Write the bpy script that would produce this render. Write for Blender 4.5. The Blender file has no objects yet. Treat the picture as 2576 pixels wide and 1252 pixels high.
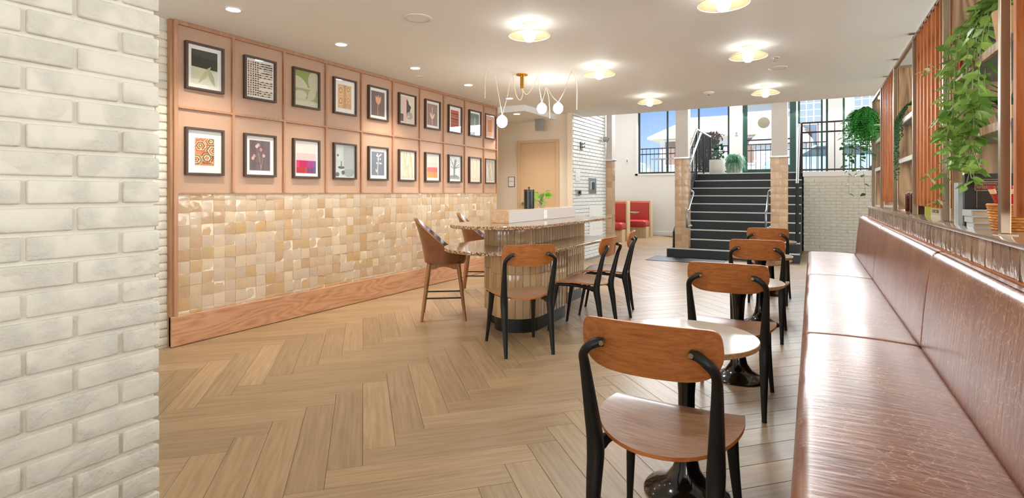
import bpy, bmesh, math, random
from mathutils import Vector, Matrix, noise
random.seed(11)
sc = bpy.context.scene
col = sc.collection
PI = math.pi

# ------------------------------------------------------------------ camera
F_PX, CX, HY, CAM_H = 1340.0, 1288.0, 485.0, 1.27      # focal length, principal column and horizon row of the 2576x1252 photo
TH = math.atan2(2043 - CX, F_PX)
SN, CS = math.sin(TH), math.cos(TH)
cam_d = bpy.data.cameras.new('camera')
cam_d.sensor_width = 36.0
cam_d.lens = F_PX / 2576 * 36.0
cam_d.shift_y = -(626 - HY) / 2576
cam_d.clip_start, cam_d.clip_end = 0.05, 400
cam = bpy.data.objects.new('camera', cam_d)
cam.location = (0, 0, CAM_H)
cam.rotation_euler = (PI / 2, 0, TH)
col.objects.link(cam)
sc.camera = cam

def ray(x, y):
    r = (x - CX) / F_PX
    return (-SN + r * CS, CS + r * SN, (HY - y) / F_PX)
def at_y(x, y, Y):
    d = ray(x, y); t = Y / d[1]
    return Vector((d[0] * t, Y, CAM_H + d[2] * t))
def project(X, Y, Z):
    zc = -X * SN + Y * CS
    return (CX + F_PX * (X * CS + Y * SN) / zc, HY - F_PX * (Z - CAM_H) / zc, zc)

# ------------------------------------------------------------------ view, world, sun
sc.view_settings.view_transform = 'Standard'
sc.view_settings.look = 'None'
sc.view_settings.gamma = 1.0
sc.view_settings.use_curve_mapping = False
sc.view_settings.exposure = 0.30

def lin(r, g, b):
    def f(c):
        c /= 255.0
        return c / 12.92 if c <= 0.04045 else ((c + 0.055) / 1.055) ** 2.4
    return (f(r), f(g), f(b), 1.0)

world = bpy.data.worlds.new('sky'); sc.world = world
world.use_nodes = True
wn, wl = world.node_tree.nodes, world.node_tree.links
wn.clear()
w_out = wn.new('ShaderNodeOutputWorld'); w_bg = wn.new('ShaderNodeBackground')
w_tc = wn.new('ShaderNodeTexCoord'); w_sep = wn.new('ShaderNodeSeparateXYZ')
w_ramp = wn.new('ShaderNodeValToRGB')
w_ramp.color_ramp.elements[0].position = 0.0; w_ramp.color_ramp.elements[0].color = lin(196, 218, 250)
w_ramp.color_ramp.elements[1].position = 0.24; w_ramp.color_ramp.elements[1].color = lin(70, 128, 226)
w_map = wn.new('ShaderNodeMapping'); w_map.inputs['Scale'].default_value = (1.0, 1.0, 2.4)
w_noise = wn.new('ShaderNodeTexNoise'); w_noise.inputs['Scale'].default_value = 4.2; w_noise.inputs['Detail'].default_value = 7
w_cr = wn.new('ShaderNodeValToRGB')
w_cr.color_ramp.elements[0].position = 0.54; w_cr.color_ramp.elements[0].color = (0, 0, 0, 1)
w_cr.color_ramp.elements[1].position = 0.68; w_cr.color_ramp.elements[1].color = (1, 1, 1, 1)
w_mix = wn.new('ShaderNodeMixRGB'); w_mix.inputs[2].default_value = lin(244, 246, 252)
wl.new(w_tc.outputs['Generated'], w_sep.inputs[0]); wl.new(w_sep.outputs['Z'], w_ramp.inputs[0])
wl.new(w_tc.outputs['Generated'], w_map.inputs[0]); wl.new(w_map.outputs[0], w_noise.inputs['Vector'])
wl.new(w_noise.outputs[0], w_cr.inputs[0]); wl.new(w_cr.outputs[0], w_mix.inputs[0])
wl.new(w_ramp.outputs[0], w_mix.inputs[1]); wl.new(w_mix.outputs[0], w_bg.inputs[0]); wl.new(w_bg.outputs[0], w_out.inputs[0])
w_bg.inputs[1].default_value = 1.15

def light(name, kind, loc, energy, color=(1, 1, 1), rot=(0, 0, 0), **kw):
    d = bpy.data.lights.new(name, kind)
    d.energy = energy; d.color = color
    for k, v in kw.items(): setattr(d, k, v)
    o = bpy.data.objects.new(name, d); o.location = loc; o.rotation_euler = rot
    col.objects.link(o)
    return o
light('sun', 'SUN', (0, -20, 40), 5.6, (1.0, 0.95, 0.86), (math.radians(46), 0, math.radians(18)), angle=math.radians(0.6))
DAY = (0.96, 0.99, 1.0)
# daylight entering through the windows of the side room (openings are built below)
for i, yc in enumerate((1.2, 4.2, 7.2)):
    light('daylight_and_fill', 'AREA', (5.12, yc, 1.75), 115, DAY, (0, math.radians(108), 0), shape='RECTANGLE', size=1.9, size_y=1.9)
for i, xc in enumerate((-3.0, 1.2)):  # added fill lamps behind the camera, tilted up to brighten the ceiling
    light('daylight_and_fill', 'AREA', (xc, -3.42, 1.6), 78, DAY, (math.radians(112), 0, 0), shape='RECTANGLE', size=2.0, size_y=1.7)
# upper row of the stair-hall windows, above the ceiling edge
for i, xc in enumerate((-3.3, -0.9, 1.6)):
    light('daylight_and_fill', 'AREA', (xc, 15.86, 3.75), 170, DAY, (math.radians(-65), 0, 0), shape='RECTANGLE', size=1.9, size_y=0.9)
WARM = (1.0, 0.93, 0.80)

# ------------------------------------------------------------------ materials
MATS = {}
def newmat(name):
    m = bpy.data.materials.new(name); m.use_nodes = True
    MATS[name] = m
    nt = m.node_tree
    return m, nt.nodes, nt.links, nt.nodes['Principled BSDF']
def plain(name, c, rough=0.5, metal=0.0, spec=0.5, coat=0.0, bump=0.0, bscale=60.0, var=0.0, vscale=4.0, emit=0.0, trans=0.0, sheen=0.0, stretch=(1, 1, 1)):
    m, n, l, b = newmat(name)
    b.inputs['Base Color'].default_value = c
    b.inputs['Roughness'].default_value = rough
    b.inputs['Metallic'].default_value = metal
    b.inputs['Specular IOR Level'].default_value = spec
    b.inputs['Coat Weight'].default_value = coat
    b.inputs['Transmission Weight'].default_value = trans
    if sheen: b.inputs['Sheen Weight'].default_value = sheen
    if emit:
        b.inputs['Emission Color'].default_value = c; b.inputs['Emission Strength'].default_value = emit
    if bump or var:
        tc = n.new('ShaderNodeTexCoord'); mp = n.new('ShaderNodeMapping'); mp.inputs['Scale'].default_value = stretch
        l.new(tc.outputs['Object'], mp.inputs[0])
    if var:
        t = n.new('ShaderNodeTexNoise'); t.inputs['Scale'].default_value = vscale; t.inputs['Detail'].default_value = 5
        mx = n.new('ShaderNodeMixRGB')
        mx.inputs[1].default_value = tuple(max(0, v * (1 - var)) for v in c[:3]) + (1,)
        mx.inputs[2].default_value = tuple(min(1, v * (1 + var)) for v in c[:3]) + (1,)
        l.new(mp.outputs[0], t.inputs['Vector']); l.new(t.outputs[0], mx.inputs[0]); l.new(mx.outputs[0], b.inputs['Base Color'])
    if bump:
        t2 = n.new('ShaderNodeTexNoise'); t2.inputs['Scale'].default_value = bscale; t2.inputs['Detail'].default_value = 6
        bp = n.new('ShaderNodeBump'); bp.inputs['Strength'].default_value = bump; bp.inputs['Distance'].default_value = 0.01
        l.new(mp.outputs[0], t2.inputs['Vector']); l.new(t2.outputs[0], bp.inputs['Height']); l.new(bp.outputs[0], b.inputs['Normal'])
    return m
def wood(name, c1, c2, c3, rough=0.4, axis=0, scale=1.0, coat=0.0, bump=0.15, ring=0.0, seed=0.0):
    """grain stretched along one object axis; ring adds cathedral figure"""
    m, n, l, b = newmat(name)
    tc = n.new('ShaderNodeTexCoord'); oi = n.new('ShaderNodeObjectInfo')
    ad = n.new('ShaderNodeVectorMath'); ad.operation = 'ADD'
    sc_ = n.new('ShaderNodeVectorMath'); sc_.operation = 'SCALE'; sc_.inputs['Scale'].default_value = 13.7
    cb = n.new('ShaderNodeCombineXYZ')
    for k in range(3): l.new(oi.outputs['Random'], cb.inputs[k])
    l.new(cb.outputs[0], sc_.inputs[0]); l.new(tc.outputs['Object'], ad.inputs[0]); l.new(sc_.outputs[0], ad.inputs[1])
    mp = n.new('ShaderNodeMapping'); s = [22 * scale] * 3; s[axis] = 1.4 * scale
    mp.inputs['Scale'].default_value = s
    mp.inputs['Location'].default_value = (seed, seed, seed)
    l.new(ad.outputs[0], mp.inputs[0])
    t = n.new('ShaderNodeTexNoise'); t.inputs['Scale'].default_value = 1.6; t.inputs['Detail'].default_value = 8; t.inputs['Roughness'].default_value = 0.62
    t.inputs['Distortion'].default_value = 0.6
    l.new(mp.outputs[0], t.inputs['Vector'])
    src = t.outputs[0]
    if ring:
        mp2 = n.new('ShaderNodeMapping'); s2 = [5.5 * scale] * 3; s2[axis] = 0.9 * scale; mp2.inputs['Scale'].default_value = s2
        l.new(ad.outputs[0], mp2.inputs[0])
        t3 = n.new('ShaderNodeTexNoise'); t3.inputs['Scale'].default_value = 0.9; t3.inputs['Detail'].default_value = 1.5
        l.new(mp2.outputs[0], t3.inputs['Vector'])
        mu = n.new('ShaderNodeMath'); mu.operation = 'MULTIPLY'; mu.inputs[1].default_value = 26.0
        fr = n.new('ShaderNodeMath'); fr.operation = 'PINGPONG'; fr.inputs[1].default_value = 1.0
        l.new(t3.outputs[0], mu.inputs[0]); l.new(mu.outputs[0], fr.inputs[0])
        mm = n.new('ShaderNodeMixRGB'); mm.inputs[0].default_value = ring
        l.new(t.outputs[0], mm.inputs[1]); l.new(fr.outputs[0], mm.inputs[2]); src = mm.outputs[0]
    cr = n.new('ShaderNodeValToRGB'); e = cr.color_ramp.elements
    e[0].position = 0.28; e[0].color = c1; e[1].position = 0.72; e[1].color = c3
    k = e.new(0.5); k.color = c2
    l.new(src, cr.inputs[0]); l.new(cr.outputs[0], b.inputs['Base Color'])
    b.inputs['Roughness'].default_value = rough; b.inputs['Coat Weight'].default_value = coat; b.inputs['Coat Roughness'].default_value = 0.15
    bp = n.new('ShaderNodeBump'); bp.inputs['Strength'].default_value = bump; bp.inputs['Distance'].default_value = 0.003
    l.new(t.outputs[0], bp.inputs['Height']); l.new(bp.outputs[0], b.inputs['Normal'])
    return m
def piecewise(name, cols, rough=0.2, bump=0.2, bscale=25.0, spec=0.5, var=0.12, coat=0.0, vscale=30.0, stretch=(1, 1, 1)):
    """every piece (object or mesh island) takes its own colour from cols"""
    m, n, l, b = newmat(name)
    oi = n.new('ShaderNodeObjectInfo'); ge = n.new('ShaderNodeNewGeometry')
    ad = n.new('ShaderNodeMath'); ad.operation = 'ADD'; fr = n.new('ShaderNodeMath'); fr.operation = 'FRACT'
    l.new(oi.outputs['Random'], ad.inputs[0]); l.new(ge.outputs['Random Per Island'], ad.inputs[1]); l.new(ad.outputs[0], fr.inputs[0])
    cr = n.new('ShaderNodeValToRGB'); e = cr.color_ramp.elements
    e[0].position = 0.0; e[0].color = cols[0]; e[1].position = 1.0; e[1].color = cols[-1]
    for i, c in enumerate(cols[1:-1]):
        k = e.new((i + 1) / (len(cols) - 1)); k.color = c
    l.new(fr.outputs[0], cr.inputs[0])
    tc = n.new('ShaderNodeTexCoord'); mp = n.new('ShaderNodeMapping'); mp.inputs['Scale'].default_value = stretch
    l.new(ge.outputs['Position'], mp.inputs[0])
    t = n.new('ShaderNodeTexNoise'); t.inputs['Scale'].default_value = vscale; t.inputs['Detail'].default_value = 4
    l.new(mp.outputs[0], t.inputs['Vector'])
    hv = n.new('ShaderNodeHueSaturation'); mr = n.new('ShaderNodeMapRange')
    mr.inputs[3].default_value = 1 - var; mr.inputs[4].default_value = 1 + var
    l.new(t.outputs[0], mr.inputs[0]); l.new(mr.outputs[0], hv.inputs['Value']); l.new(cr.outputs[0], hv.inputs['Color'])
    l.new(hv.outputs[0], b.inputs['Base Color'])
    b.inputs['Roughness'].default_value = rough; b.inputs['Specular IOR Level'].default_value = spec; b.inputs['Coat Weight'].default_value = coat
    t2 = n.new('ShaderNodeTexNoise'); t2.inputs['Scale'].default_value = bscale; t2.inputs['Detail'].default_value = 3
    l.new(mp.outputs[0], t2.inputs['Vector'])
    bp = n.new('ShaderNodeBump'); bp.inputs['Strength'].default_value = bump; bp.inputs['Distance'].default_value = 0.006
    l.new(t2.outputs[0], bp.inputs['Height']); l.new(bp.outputs[0], b.inputs['Normal'])
    return m
def glass(name, tint=(1, 1, 1, 1), ior=1.45, rough=0.0):
    m, n, l, b = newmat(name)
    n.remove(b); out = n['Material Output']
    tr = n.new('ShaderNodeBsdfTransparent'); tr.inputs[0].default_value = tint
    gl = n.new('ShaderNodeBsdfGlossy'); gl.inputs['Roughness'].default_value = rough
    fr = n.new('ShaderNodeFresnel'); ge = n.new('ShaderNodeNewGeometry'); mi_ = n.new('ShaderNodeMix')
    mi_.inputs[2].default_value = ior; mi_.inputs[3].default_value = 1.0 / ior          # same reflectance on both faces of a pane
    l.new(ge.outputs['Backfacing'], mi_.inputs[0]); l.new(mi_.outputs[0], fr.inputs[0])
    mx = n.new('ShaderNodeMixShader')
    l.new(fr.outputs[0], mx.inputs[0]); l.new(tr.outputs[0], mx.inputs[1]); l.new(gl.outputs[0], mx.inputs[2]); l.new(mx.outputs[0], out.inputs[0])
    return m
def plank_mat():
    m, n, l, b = newmat('floor_plank')
    uv = n.new('ShaderNodeUVMap'); uv.uv_map = 'UVMap'
    oi = n.new('ShaderNodeObjectInfo'); ge = n.new('ShaderNodeNewGeometry')
    ad = n.new('ShaderNodeMath'); ad.operation = 'ADD'; l.new(oi.outputs['Random'], ad.inputs[0]); l.new(ge.outputs['Random Per Island'], ad.inputs[1])
    fr = n.new('ShaderNodeMath'); fr.operation = 'FRACT'; l.new(ad.outputs[0], fr.inputs[0])
    mu = n.new('ShaderNodeMath'); mu.operation = 'MULTIPLY'; mu.inputs[1].default_value = 57.0; l.new(fr.outputs[0], mu.inputs[0])
    cb = n.new('ShaderNodeCombineXYZ')
    l.new(mu.outputs[0], cb.inputs[0]); l.new(mu.outputs[0], cb.inputs[1])
    va = n.new('ShaderNodeVectorMath'); va.operation = 'ADD'; l.new(uv.outputs[0], va.inputs[0]); l.new(cb.outputs[0], va.inputs[1])
    mp = n.new('ShaderNodeMapping'); mp.inputs['Scale'].default_value = (2.4, 48, 1); l.new(va.outputs[0], mp.inputs[0])
    t = n.new('ShaderNodeTexNoise'); t.inputs['Scale'].default_value = 1.0; t.inputs['Detail'].default_value = 7; t.inputs['Roughness'].default_value = 0.6; t.inputs['Distortion'].default_value = 0.4
    l.new(mp.outputs[0], t.inputs['Vector'])
    cr = n.new('ShaderNodeValToRGB'); e = cr.color_ramp.elements
    e[0].position = 0.25; e[0].color = lin(134, 108, 79); e[1].position = 0.75; e[1].color = lin(174, 146, 112)
    k = e.new(0.5); k.color = lin(157, 129, 96)
    l.new(t.outputs[0], cr.inputs[0])
    hv = n.new('ShaderNodeHueSaturation'); mr = n.new('ShaderNodeMapRange'); mr.inputs[3].default_value = 0.86; mr.inputs[4].default_value = 1.12
    l.new(fr.outputs[0], mr.inputs[0]); l.new(mr.outputs[0], hv.inputs['Value']); l.new(cr.outputs[0], hv.inputs['Color']); l.new(hv.outputs[0], b.inputs['Base Color'])
    b.inputs['Roughness'].default_value = 0.36; b.inputs['Specular IOR Level'].default_value = 0.55
    bp = n.new('ShaderNodeBump'); bp.inputs['Strength'].default_value = 0.25; bp.inputs['Distance'].default_value = 0.0025
    l.new(t.outputs[0], bp.inputs['Height']); l.new(bp.outputs[0], b.inputs['Normal'])
    return m
def leather_mat(name, c1, c2, c3, rough=0.24, vein=0.5, scale=9.0):
    m, n, l, b = newmat(name)
    tc = n.new('ShaderNodeTexCoord')
    t = n.new('ShaderNodeTexNoise'); t.inputs['Scale'].default_value = scale * 0.5; t.inputs['Detail'].default_value = 6
    l.new(tc.outputs['Object'], t.inputs['Vector'])
    cr = n.new('ShaderNodeValToRGB'); e = cr.color_ramp.elements
    e[0].position = 0.3; e[0].color = c1; e[1].position = 0.72; e[1].color = c2
    l.new(t.outputs[0], cr.inputs[0])
    mp = n.new('ShaderNodeMapping'); mp.inputs['Scale'].default_value = (1.0, 1.6, 1.0)
    wob = n.new('ShaderNodeTexNoise'); wob.inputs['Scale'].default_value = scale * 1.5; wob.inputs['Detail'].default_value = 4
    mixv = n.new('ShaderNodeMixRGB'); mixv.inputs[0].default_value = 0.09
    l.new(tc.outputs['Object'], mp.inputs[0]); l.new(mp.outputs[0], wob.inputs['Vector']); l.new(mp.outputs[0], mixv.inputs[1]); l.new(wob.outputs[1], mixv.inputs[2])
    vo = n.new('ShaderNodeTexVoronoi'); vo.feature = 'DISTANCE_TO_EDGE'; vo.inputs['Scale'].default_value = scale * 2.4
    l.new(mixv.outputs[0], vo.inputs['Vector'])
    vr = n.new('ShaderNodeValToRGB'); ve = vr.color_ramp.elements
    ve[0].position = 0.0; ve[0].color = (1, 1, 1, 1); ve[1].position = 0.05; ve[1].color = (0, 0, 0, 1)
    l.new(vo.outputs['Distance'], vr.inputs[0])
    gate = n.new('ShaderNodeTexNoise'); gate.inputs['Scale'].default_value = scale * 0.35; l.new(tc.outputs['Object'], gate.inputs['Vector'])
    gr = n.new('ShaderNodeMapRange'); gr.inputs[1].default_value = 0.38; gr.inputs[2].default_value = 0.58; gr.inputs[4].default_value = vein
    l.new(gate.outputs[0], gr.inputs[0])
    mul = n.new('ShaderNodeMath'); mul.operation = 'MULTIPLY'; l.new(vr.outputs[0], mul.inputs[0]); l.new(gr.outputs[0], mul.inputs[1])
    mx = n.new('ShaderNodeMixRGB'); l.new(mul.outputs[0], mx.inputs[0]); l.new(cr.outputs[0], mx.inputs[1]); mx.inputs[2].default_value = c3
    l.new(mx.outputs[0], b.inputs['Base Color'])
    b.inputs['Roughness'].default_value = rough; b.inputs['Specular IOR Level'].default_value = 0.6
    b.inputs['Coat Weight'].default_value = 0.12; b.inputs['Coat Roughness'].default_value = 0.2
    wr = n.new('ShaderNodeTexNoise'); wr.inputs['Scale'].default_value = 1.0; wr.inputs['Detail'].default_value = 5
    mp3 = n.new('ShaderNodeMapping'); mp3.inputs['Scale'].default_value = (7, 38, 7); l.new(tc.outputs['Object'], mp3.inputs[0]); l.new(mp3.outputs[0], wr.inputs['Vector'])
    bp = n.new('ShaderNodeBump'); bp.inputs['Strength'].default_value = 0.5; bp.inputs['Distance'].default_value = 0.005
    l.new(wr.outputs[0], bp.inputs['Height'])
    bp2 = n.new('ShaderNodeBump'); bp2.inputs['Strength'].default_value = 0.25; bp2.inputs['Distance'].default_value = 0.002; bp2.invert = True
    l.new(mul.outputs[0], bp2.inputs['Height']); l.new(bp.outputs[0], bp2.inputs['Normal']); l.new(bp2.outputs[0], b.inputs['Normal'])
    return m
def leaf_mat(name, c1, c2, rough=0.35):
    m, n, l, b = newmat(name)
    oi = n.new('ShaderNodeObjectInfo'); ge = n.new('ShaderNodeNewGeometry')
    ad = n.new('ShaderNodeMath'); ad.operation = 'ADD'; fr = n.new('ShaderNodeMath'); fr.operation = 'FRACT'
    l.new(oi.outputs['Random'], ad.inputs[0]); l.new(ge.outputs['Random Per Island'], ad.inputs[1]); l.new(ad.outputs[0], fr.inputs[0])
    mx = n.new('ShaderNodeMixRGB'); mx.inputs[1].default_value = c1; mx.inputs[2].default_value = c2
    l.new(fr.outputs[0], mx.inputs[0]); l.new(mx.outputs[0], b.inputs['Base Color'])
    b.inputs['Roughness'].default_value = rough
    tl = n.new('ShaderNodeBsdfTranslucent'); l.new(mx.outputs[0], tl.inputs[0])
    ms = n.new('ShaderNodeMixShader'); ms.inputs[0].default_value = 0.3
    l.new(b.outputs[0], ms.inputs[1]); l.new(tl.outputs[0], ms.inputs[2]); l.new(ms.outputs[0], n['Material Output'].inputs[0])
    return m
def granite_mat():
    m, n, l, b = newmat('granite')
    tc = n.new('ShaderNodeTexCoord')
    v = n.new('ShaderNodeTexVoronoi'); v.inputs['Scale'].default_value = 150
    t = n.new('ShaderNodeTexNoise'); t.inputs['Scale'].default_value = 60; t.inputs['Detail'].default_value = 6
    l.new(tc.outputs['Object'], v.inputs['Vector']); l.new(tc.outputs['Object'], t.inputs['Vector'])
    se = n.new('ShaderNodeSeparateColor'); l.new(v.outputs['Color'], se.inputs[0])
    mx = n.new('ShaderNodeMath'); mx.operation = 'ADD'; l.new(se.outputs[0], mx.inputs[0]); l.new(t.outputs[0], mx.inputs[1])
    cr = n.new('ShaderNodeValToRGB'); e = cr.color_ramp.elements
    e[0].position = 0.35; e[0].color = lin(62, 42, 30); e[1].position = 1.35 / 2 + 0.2; e[1].color = lin(206, 182, 150)
    k = e.new(0.55); k.color = lin(142, 104, 74); k2 = e.new(0.7); k2.color = lin(176, 138, 100)
    hf = n.new('ShaderNodeMath'); hf.operation = 'MULTIPLY'; hf.inputs[1].default_value = 0.62; l.new(mx.outputs[0], hf.inputs[0])
    l.new(hf.outputs[0], cr.inputs[0]); l.new(cr.outputs[0], b.inputs['Base Color'])
    b.inputs['Roughness'].default_value = 0.08
    return m

def brick_mat(name, c):
    m, n, l, b = newmat(name)
    b.inputs['Base Color'].default_value = c; b.inputs['Roughness'].default_value = 0.5
    ge = n.new('ShaderNodeNewGeometry')
    t = n.new('ShaderNodeTexNoise'); t.inputs['Scale'].default_value = 70; t.inputs['Detail'].default_value = 8; t.inputs['Roughness'].default_value = 0.65
    g = n.new('ShaderNodeTexNoise'); g.inputs['Scale'].default_value = 14; g.inputs['Detail'].default_value = 2
    gr = n.new('ShaderNodeMapRange'); gr.inputs[1].default_value = 0.42; gr.inputs[2].default_value = 0.62; gr.inputs[3].default_value = 0.12; gr.inputs[4].default_value = 1.0
    mu = n.new('ShaderNodeMath'); mu.operation = 'MULTIPLY'
    for q in (t, g): l.new(ge.outputs['Position'], q.inputs['Vector'])
    l.new(g.outputs[0], gr.inputs[0]); l.new(gr.outputs[0], mu.inputs[0]); l.new(t.outputs[0], mu.inputs[1])
    bp = n.new('ShaderNodeBump'); bp.inputs['Strength'].default_value = 0.9; bp.inputs['Distance'].default_value = 0.008
    l.new(mu.outputs[0], bp.inputs['Height']); l.new(bp.outputs[0], b.inputs['Normal'])
    return m
plain('ceiling_paint', lin(240, 242, 240), 0.7, bump=0.03, bscale=40)
plain('white_wall', lin(238, 235, 230), 0.65, bump=0.04, bscale=50)
plain('beige_wall', lin(234, 218, 196), 0.65, bump=0.04, bscale=50)
plain('door_paint', lin(214, 180, 142), 0.45, bump=0.02)
brick_mat('brick_paint', lin(222, 216, 200))
plain('brick_white', lin(232, 232, 228), 0.4, bump=0.35, bscale=30, var=0.04, vscale=9)
plain('mortar_paint', lin(222, 216, 200), 0.6, bump=0.3, bscale=120)
plain('mortar_grey', lin(176, 176, 172), 0.7, bump=0.3, bscale=80)
plain('panel_paint', lin(186, 151, 127), 0.55, bump=0.05, bscale=120, var=0.04, vscale=5)
wood('batten_wood', lin(160, 116, 86), lin(176, 130, 98), lin(190, 146, 114), 0.45, 2, 1.0)
wood('baseboard_oak', lin(166, 116, 84), lin(194, 144, 108), lin(206, 158, 122), 0.4, 1, 1.0, ring=0.24)
wood('oak_trim', lin(142, 100, 68), lin(172, 126, 90), lin(190, 146, 108), 0.42, 2, 1.0)
piecewise('zellige', [lin(194, 166, 136), lin(190, 170, 148), lin(206, 186, 162), lin(184, 152, 118), lin(202, 178, 152), lin(192, 158, 112), lin(196, 178, 158), lin(212, 190, 162)], 0.14, 0.5, 18, 0.7, 0.09)
plain('grout', lin(226, 210, 186), 0.8)
piecewise('column_tile', [lin(186, 152, 118), lin(196, 164, 130), lin(178, 142, 108), lin(202, 172, 140), lin(190, 156, 122)], 0.16, 0.5, 16, 0.6, 0.14)
piecewise('island_tile', [lin(186, 150, 106), lin(176, 142, 102), lin(196, 164, 122), lin(170, 140, 104), lin(190, 156, 114)], 0.14, 0.5, 14, 0.6, 0.12, stretch=(1, 1, 0.25))
piecewise('ledge_tile', [lin(160, 126, 104), lin(186, 158, 136), lin(140, 110, 92), lin(172, 142, 120)], 0.08, 0.9, 30, 0.8, 0.15, stretch=(1, 1, 0.35))
plank_mat(); granite_mat()
plain('subfloor', lin(92, 70, 50), 0.8)
plain('black_metal', lin(30, 30, 29), 0.42, 0.3, bump=0.05, bscale=300)
plain('gloss_black', lin(22, 18, 16), 0.12, 0.2, coat=0.5)
wood('chair_walnut', lin(142, 82, 38), lin(172, 103, 50), lin(192, 122, 66), 0.36, 0, 3.0, coat=0.15)
wood('seat_walnut', lin(118, 82, 58), lin(148, 108, 80), lin(168, 128, 98), 0.38, 0, 2.6, coat=0.3)
wood('ply_edge', lin(150, 84, 38), lin(184, 108, 52), lin(200, 128, 68), 0.4, 0, 2.0)
plain('table_laminate', lin(188, 178, 164), 0.12, var=0.06, vscale=30)
wood('table_edge', lin(128, 92, 54), lin(176, 136, 88), lin(196, 160, 110), 0.4, 0, 2.0)
leather_mat('bench_leather', lin(122, 71, 48), lin(154, 99, 71), lin(206, 162, 132), 0.31, 0.7)
leather_mat('stool_leather', lin(116, 70, 40), lin(140, 87, 52), lin(152, 98, 62), 0.34, 0.15, 20)
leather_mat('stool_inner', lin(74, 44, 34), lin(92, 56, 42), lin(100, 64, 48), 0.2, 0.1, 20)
wood('stool_wood', lin(120, 76, 38), lin(150, 98, 52), lin(168, 114, 66), 0.4, 2, 1.5)
plain('stitch_shadow', lin(70, 38, 26), 0.6)
plain('steel_post', lin(160, 140, 118), 0.32, 0.85, bump=0.03)
plain('chrome', lin(214, 214, 212), 0.18, 1.0)
plain('handrail_steel', lin(150, 156, 158), 0.35, 0.9)
wood('slat_wood', lin(146, 82, 42), lin(180, 108, 60), lin(198, 130, 80), 0.5, 2, 1.2)
MATS['slat_wood'].node_tree.nodes['Principled BSDF'].inputs['Specular IOR Level'].default_value = 0.15
wood('case_oak', lin(118, 88, 60), lin(156, 122, 88), lin(176, 144, 108), 0.5, 2, 1.0, ring=0.4)
plain('shelf_grey', lin(112, 112, 108), 0.6, bump=0.3, bscale=30, stretch=(6, 1, 1))
plain('shelf_white', lin(226, 222, 214), 0.35)
plain('stair_black', lin(36, 42, 43), 0.55, bump=0.1, bscale=80, var=0.12, vscale=6)
plain('nosing_strip', lin(196, 196, 190), 0.4, 0.3)
plain('frame_green', lin(42, 74, 64), 0.4)
plain('frame_dark', lin(24, 40, 38), 0.4)
plain('rail_brown', lin(70, 42, 34), 0.45, 0.3)
plain('rail_black', lin(26, 28, 30), 0.45, 0.3)
plain('post_grey', lin(196, 186, 176), 0.6)
glass('window_glass', (0.97, 0.99, 0.98, 1), 1.4)
glass('picture_glass', (1, 1, 1, 1), 1.38)
glass('clear_glass', (0.93, 0.97, 0.95, 1), 1.45)
glass('amber_glass', (0.62, 0.34, 0.16, 1), 1.5)
def milky(name, tint, amount):
    m, n, l, b = newmat(name)
    b.inputs['Base Color'].default_value = tint; b.inputs['Roughness'].default_value = 0.15
    tl = n.new('ShaderNodeBsdfTranslucent'); tl.inputs[0].default_value = tint
    tr = n.new('ShaderNodeBsdfTransparent'); a = n.new('ShaderNodeMixShader'); c = n.new('ShaderNodeMixShader')
    a.inputs[0].default_value = 0.55; c.inputs[0].default_value = amount
    l.new(b.outputs[0], a.inputs[1]); l.new(tl.outputs[0], a.inputs[2]); l.new(tr.outputs[0], c.inputs[1]); l.new(a.outputs[0], c.inputs[2]); l.new(c.outputs[0], n['Material Output'].inputs[0])
    return m
milky('dish_glass', lin(226, 196, 146), 0.38)
plain('frame_walnut', lin(74, 54, 42), 0.4, bump=0.1, bscale=60)
plain('mat_board', lin(240, 238, 232), 0.8)
plain('lamp_globe', (0.84, 0.95, 1.0, 1), 0.3, emit=52)
plain('pendant_globe', (1.0, 0.96, 0.88, 1), 0.3, emit=26)
plain('downlight_lens', (1.0, 0.95, 0.85, 1), 0.3, emit=40)
plain('white_plastic', lin(236, 234, 228), 0.4)
plain('grey_plastic', lin(150, 150, 148), 0.45)
plain('brass', lin(214, 158, 62), 0.25, 1.0)
plain('cord_white', lin(240, 226, 204), 0.6)
plain('red_vinyl', lin(186, 62, 56), 0.36, bump=0.05)
wood('booth_oak', lin(186, 158, 116), lin(210, 184, 142), lin(222, 200, 162), 0.5, 2, 1.0)
plain('pot_white', lin(222, 216, 206), 0.45)
plain('pot_tan', lin(196, 152, 102), 0.6, var=0.1, vscale=12)
plain('soil', lin(60, 44, 32), 0.9)
plain('canister_black', lin(24, 26, 25), 0.25)
plain('wood_knob', lin(120, 76, 44), 0.5)
leaf_mat('leaf_green', lin(84, 128, 46), lin(164, 192, 96))
leaf_mat('leaf_dark', lin(28, 74, 36), lin(64, 116, 58))
leaf_mat('leaf_pothos', lin(96, 170, 30), lin(172, 212, 84))
leaf_mat('leaf_pale', lin(196, 206, 130), lin(214, 218, 178))
leaf_mat('leaf_fern', lin(40, 128, 44), lin(76, 158, 70))
leaf_mat('leaf_bluegreen', lin(62, 120, 82), lin(98, 154, 116))
leaf_mat('leaf_red', lin(150, 78, 60), lin(90, 60, 40))
plain('stem_green', lin(128, 140, 76), 0.6)
plain('book_black', lin(36, 28, 24), 0.5)
plain('book_rust', lin(92, 46, 26), 0.5)
plain('gold_line', lin(170, 130, 90), 0.4, 0.3)
plain('page_edge', lin(214, 188, 150), 0.8, bump=0.4, bscale=300, stretch=(0.1, 0.1, 4))
plain('book_white', lin(230, 228, 222), 0.5)
plain('book_grey', lin(196, 200, 200), 0.35)
plain('book_green', lin(168, 170, 60), 0.5)
plain('book_red', lin(190, 36, 30), 0.45)
plain('book_sage', lin(182, 170, 136), 0.6)
plain('ink', lin(60, 58, 44), 0.6)
plain('band_cream', lin(240, 204, 160), 0.6)
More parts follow.
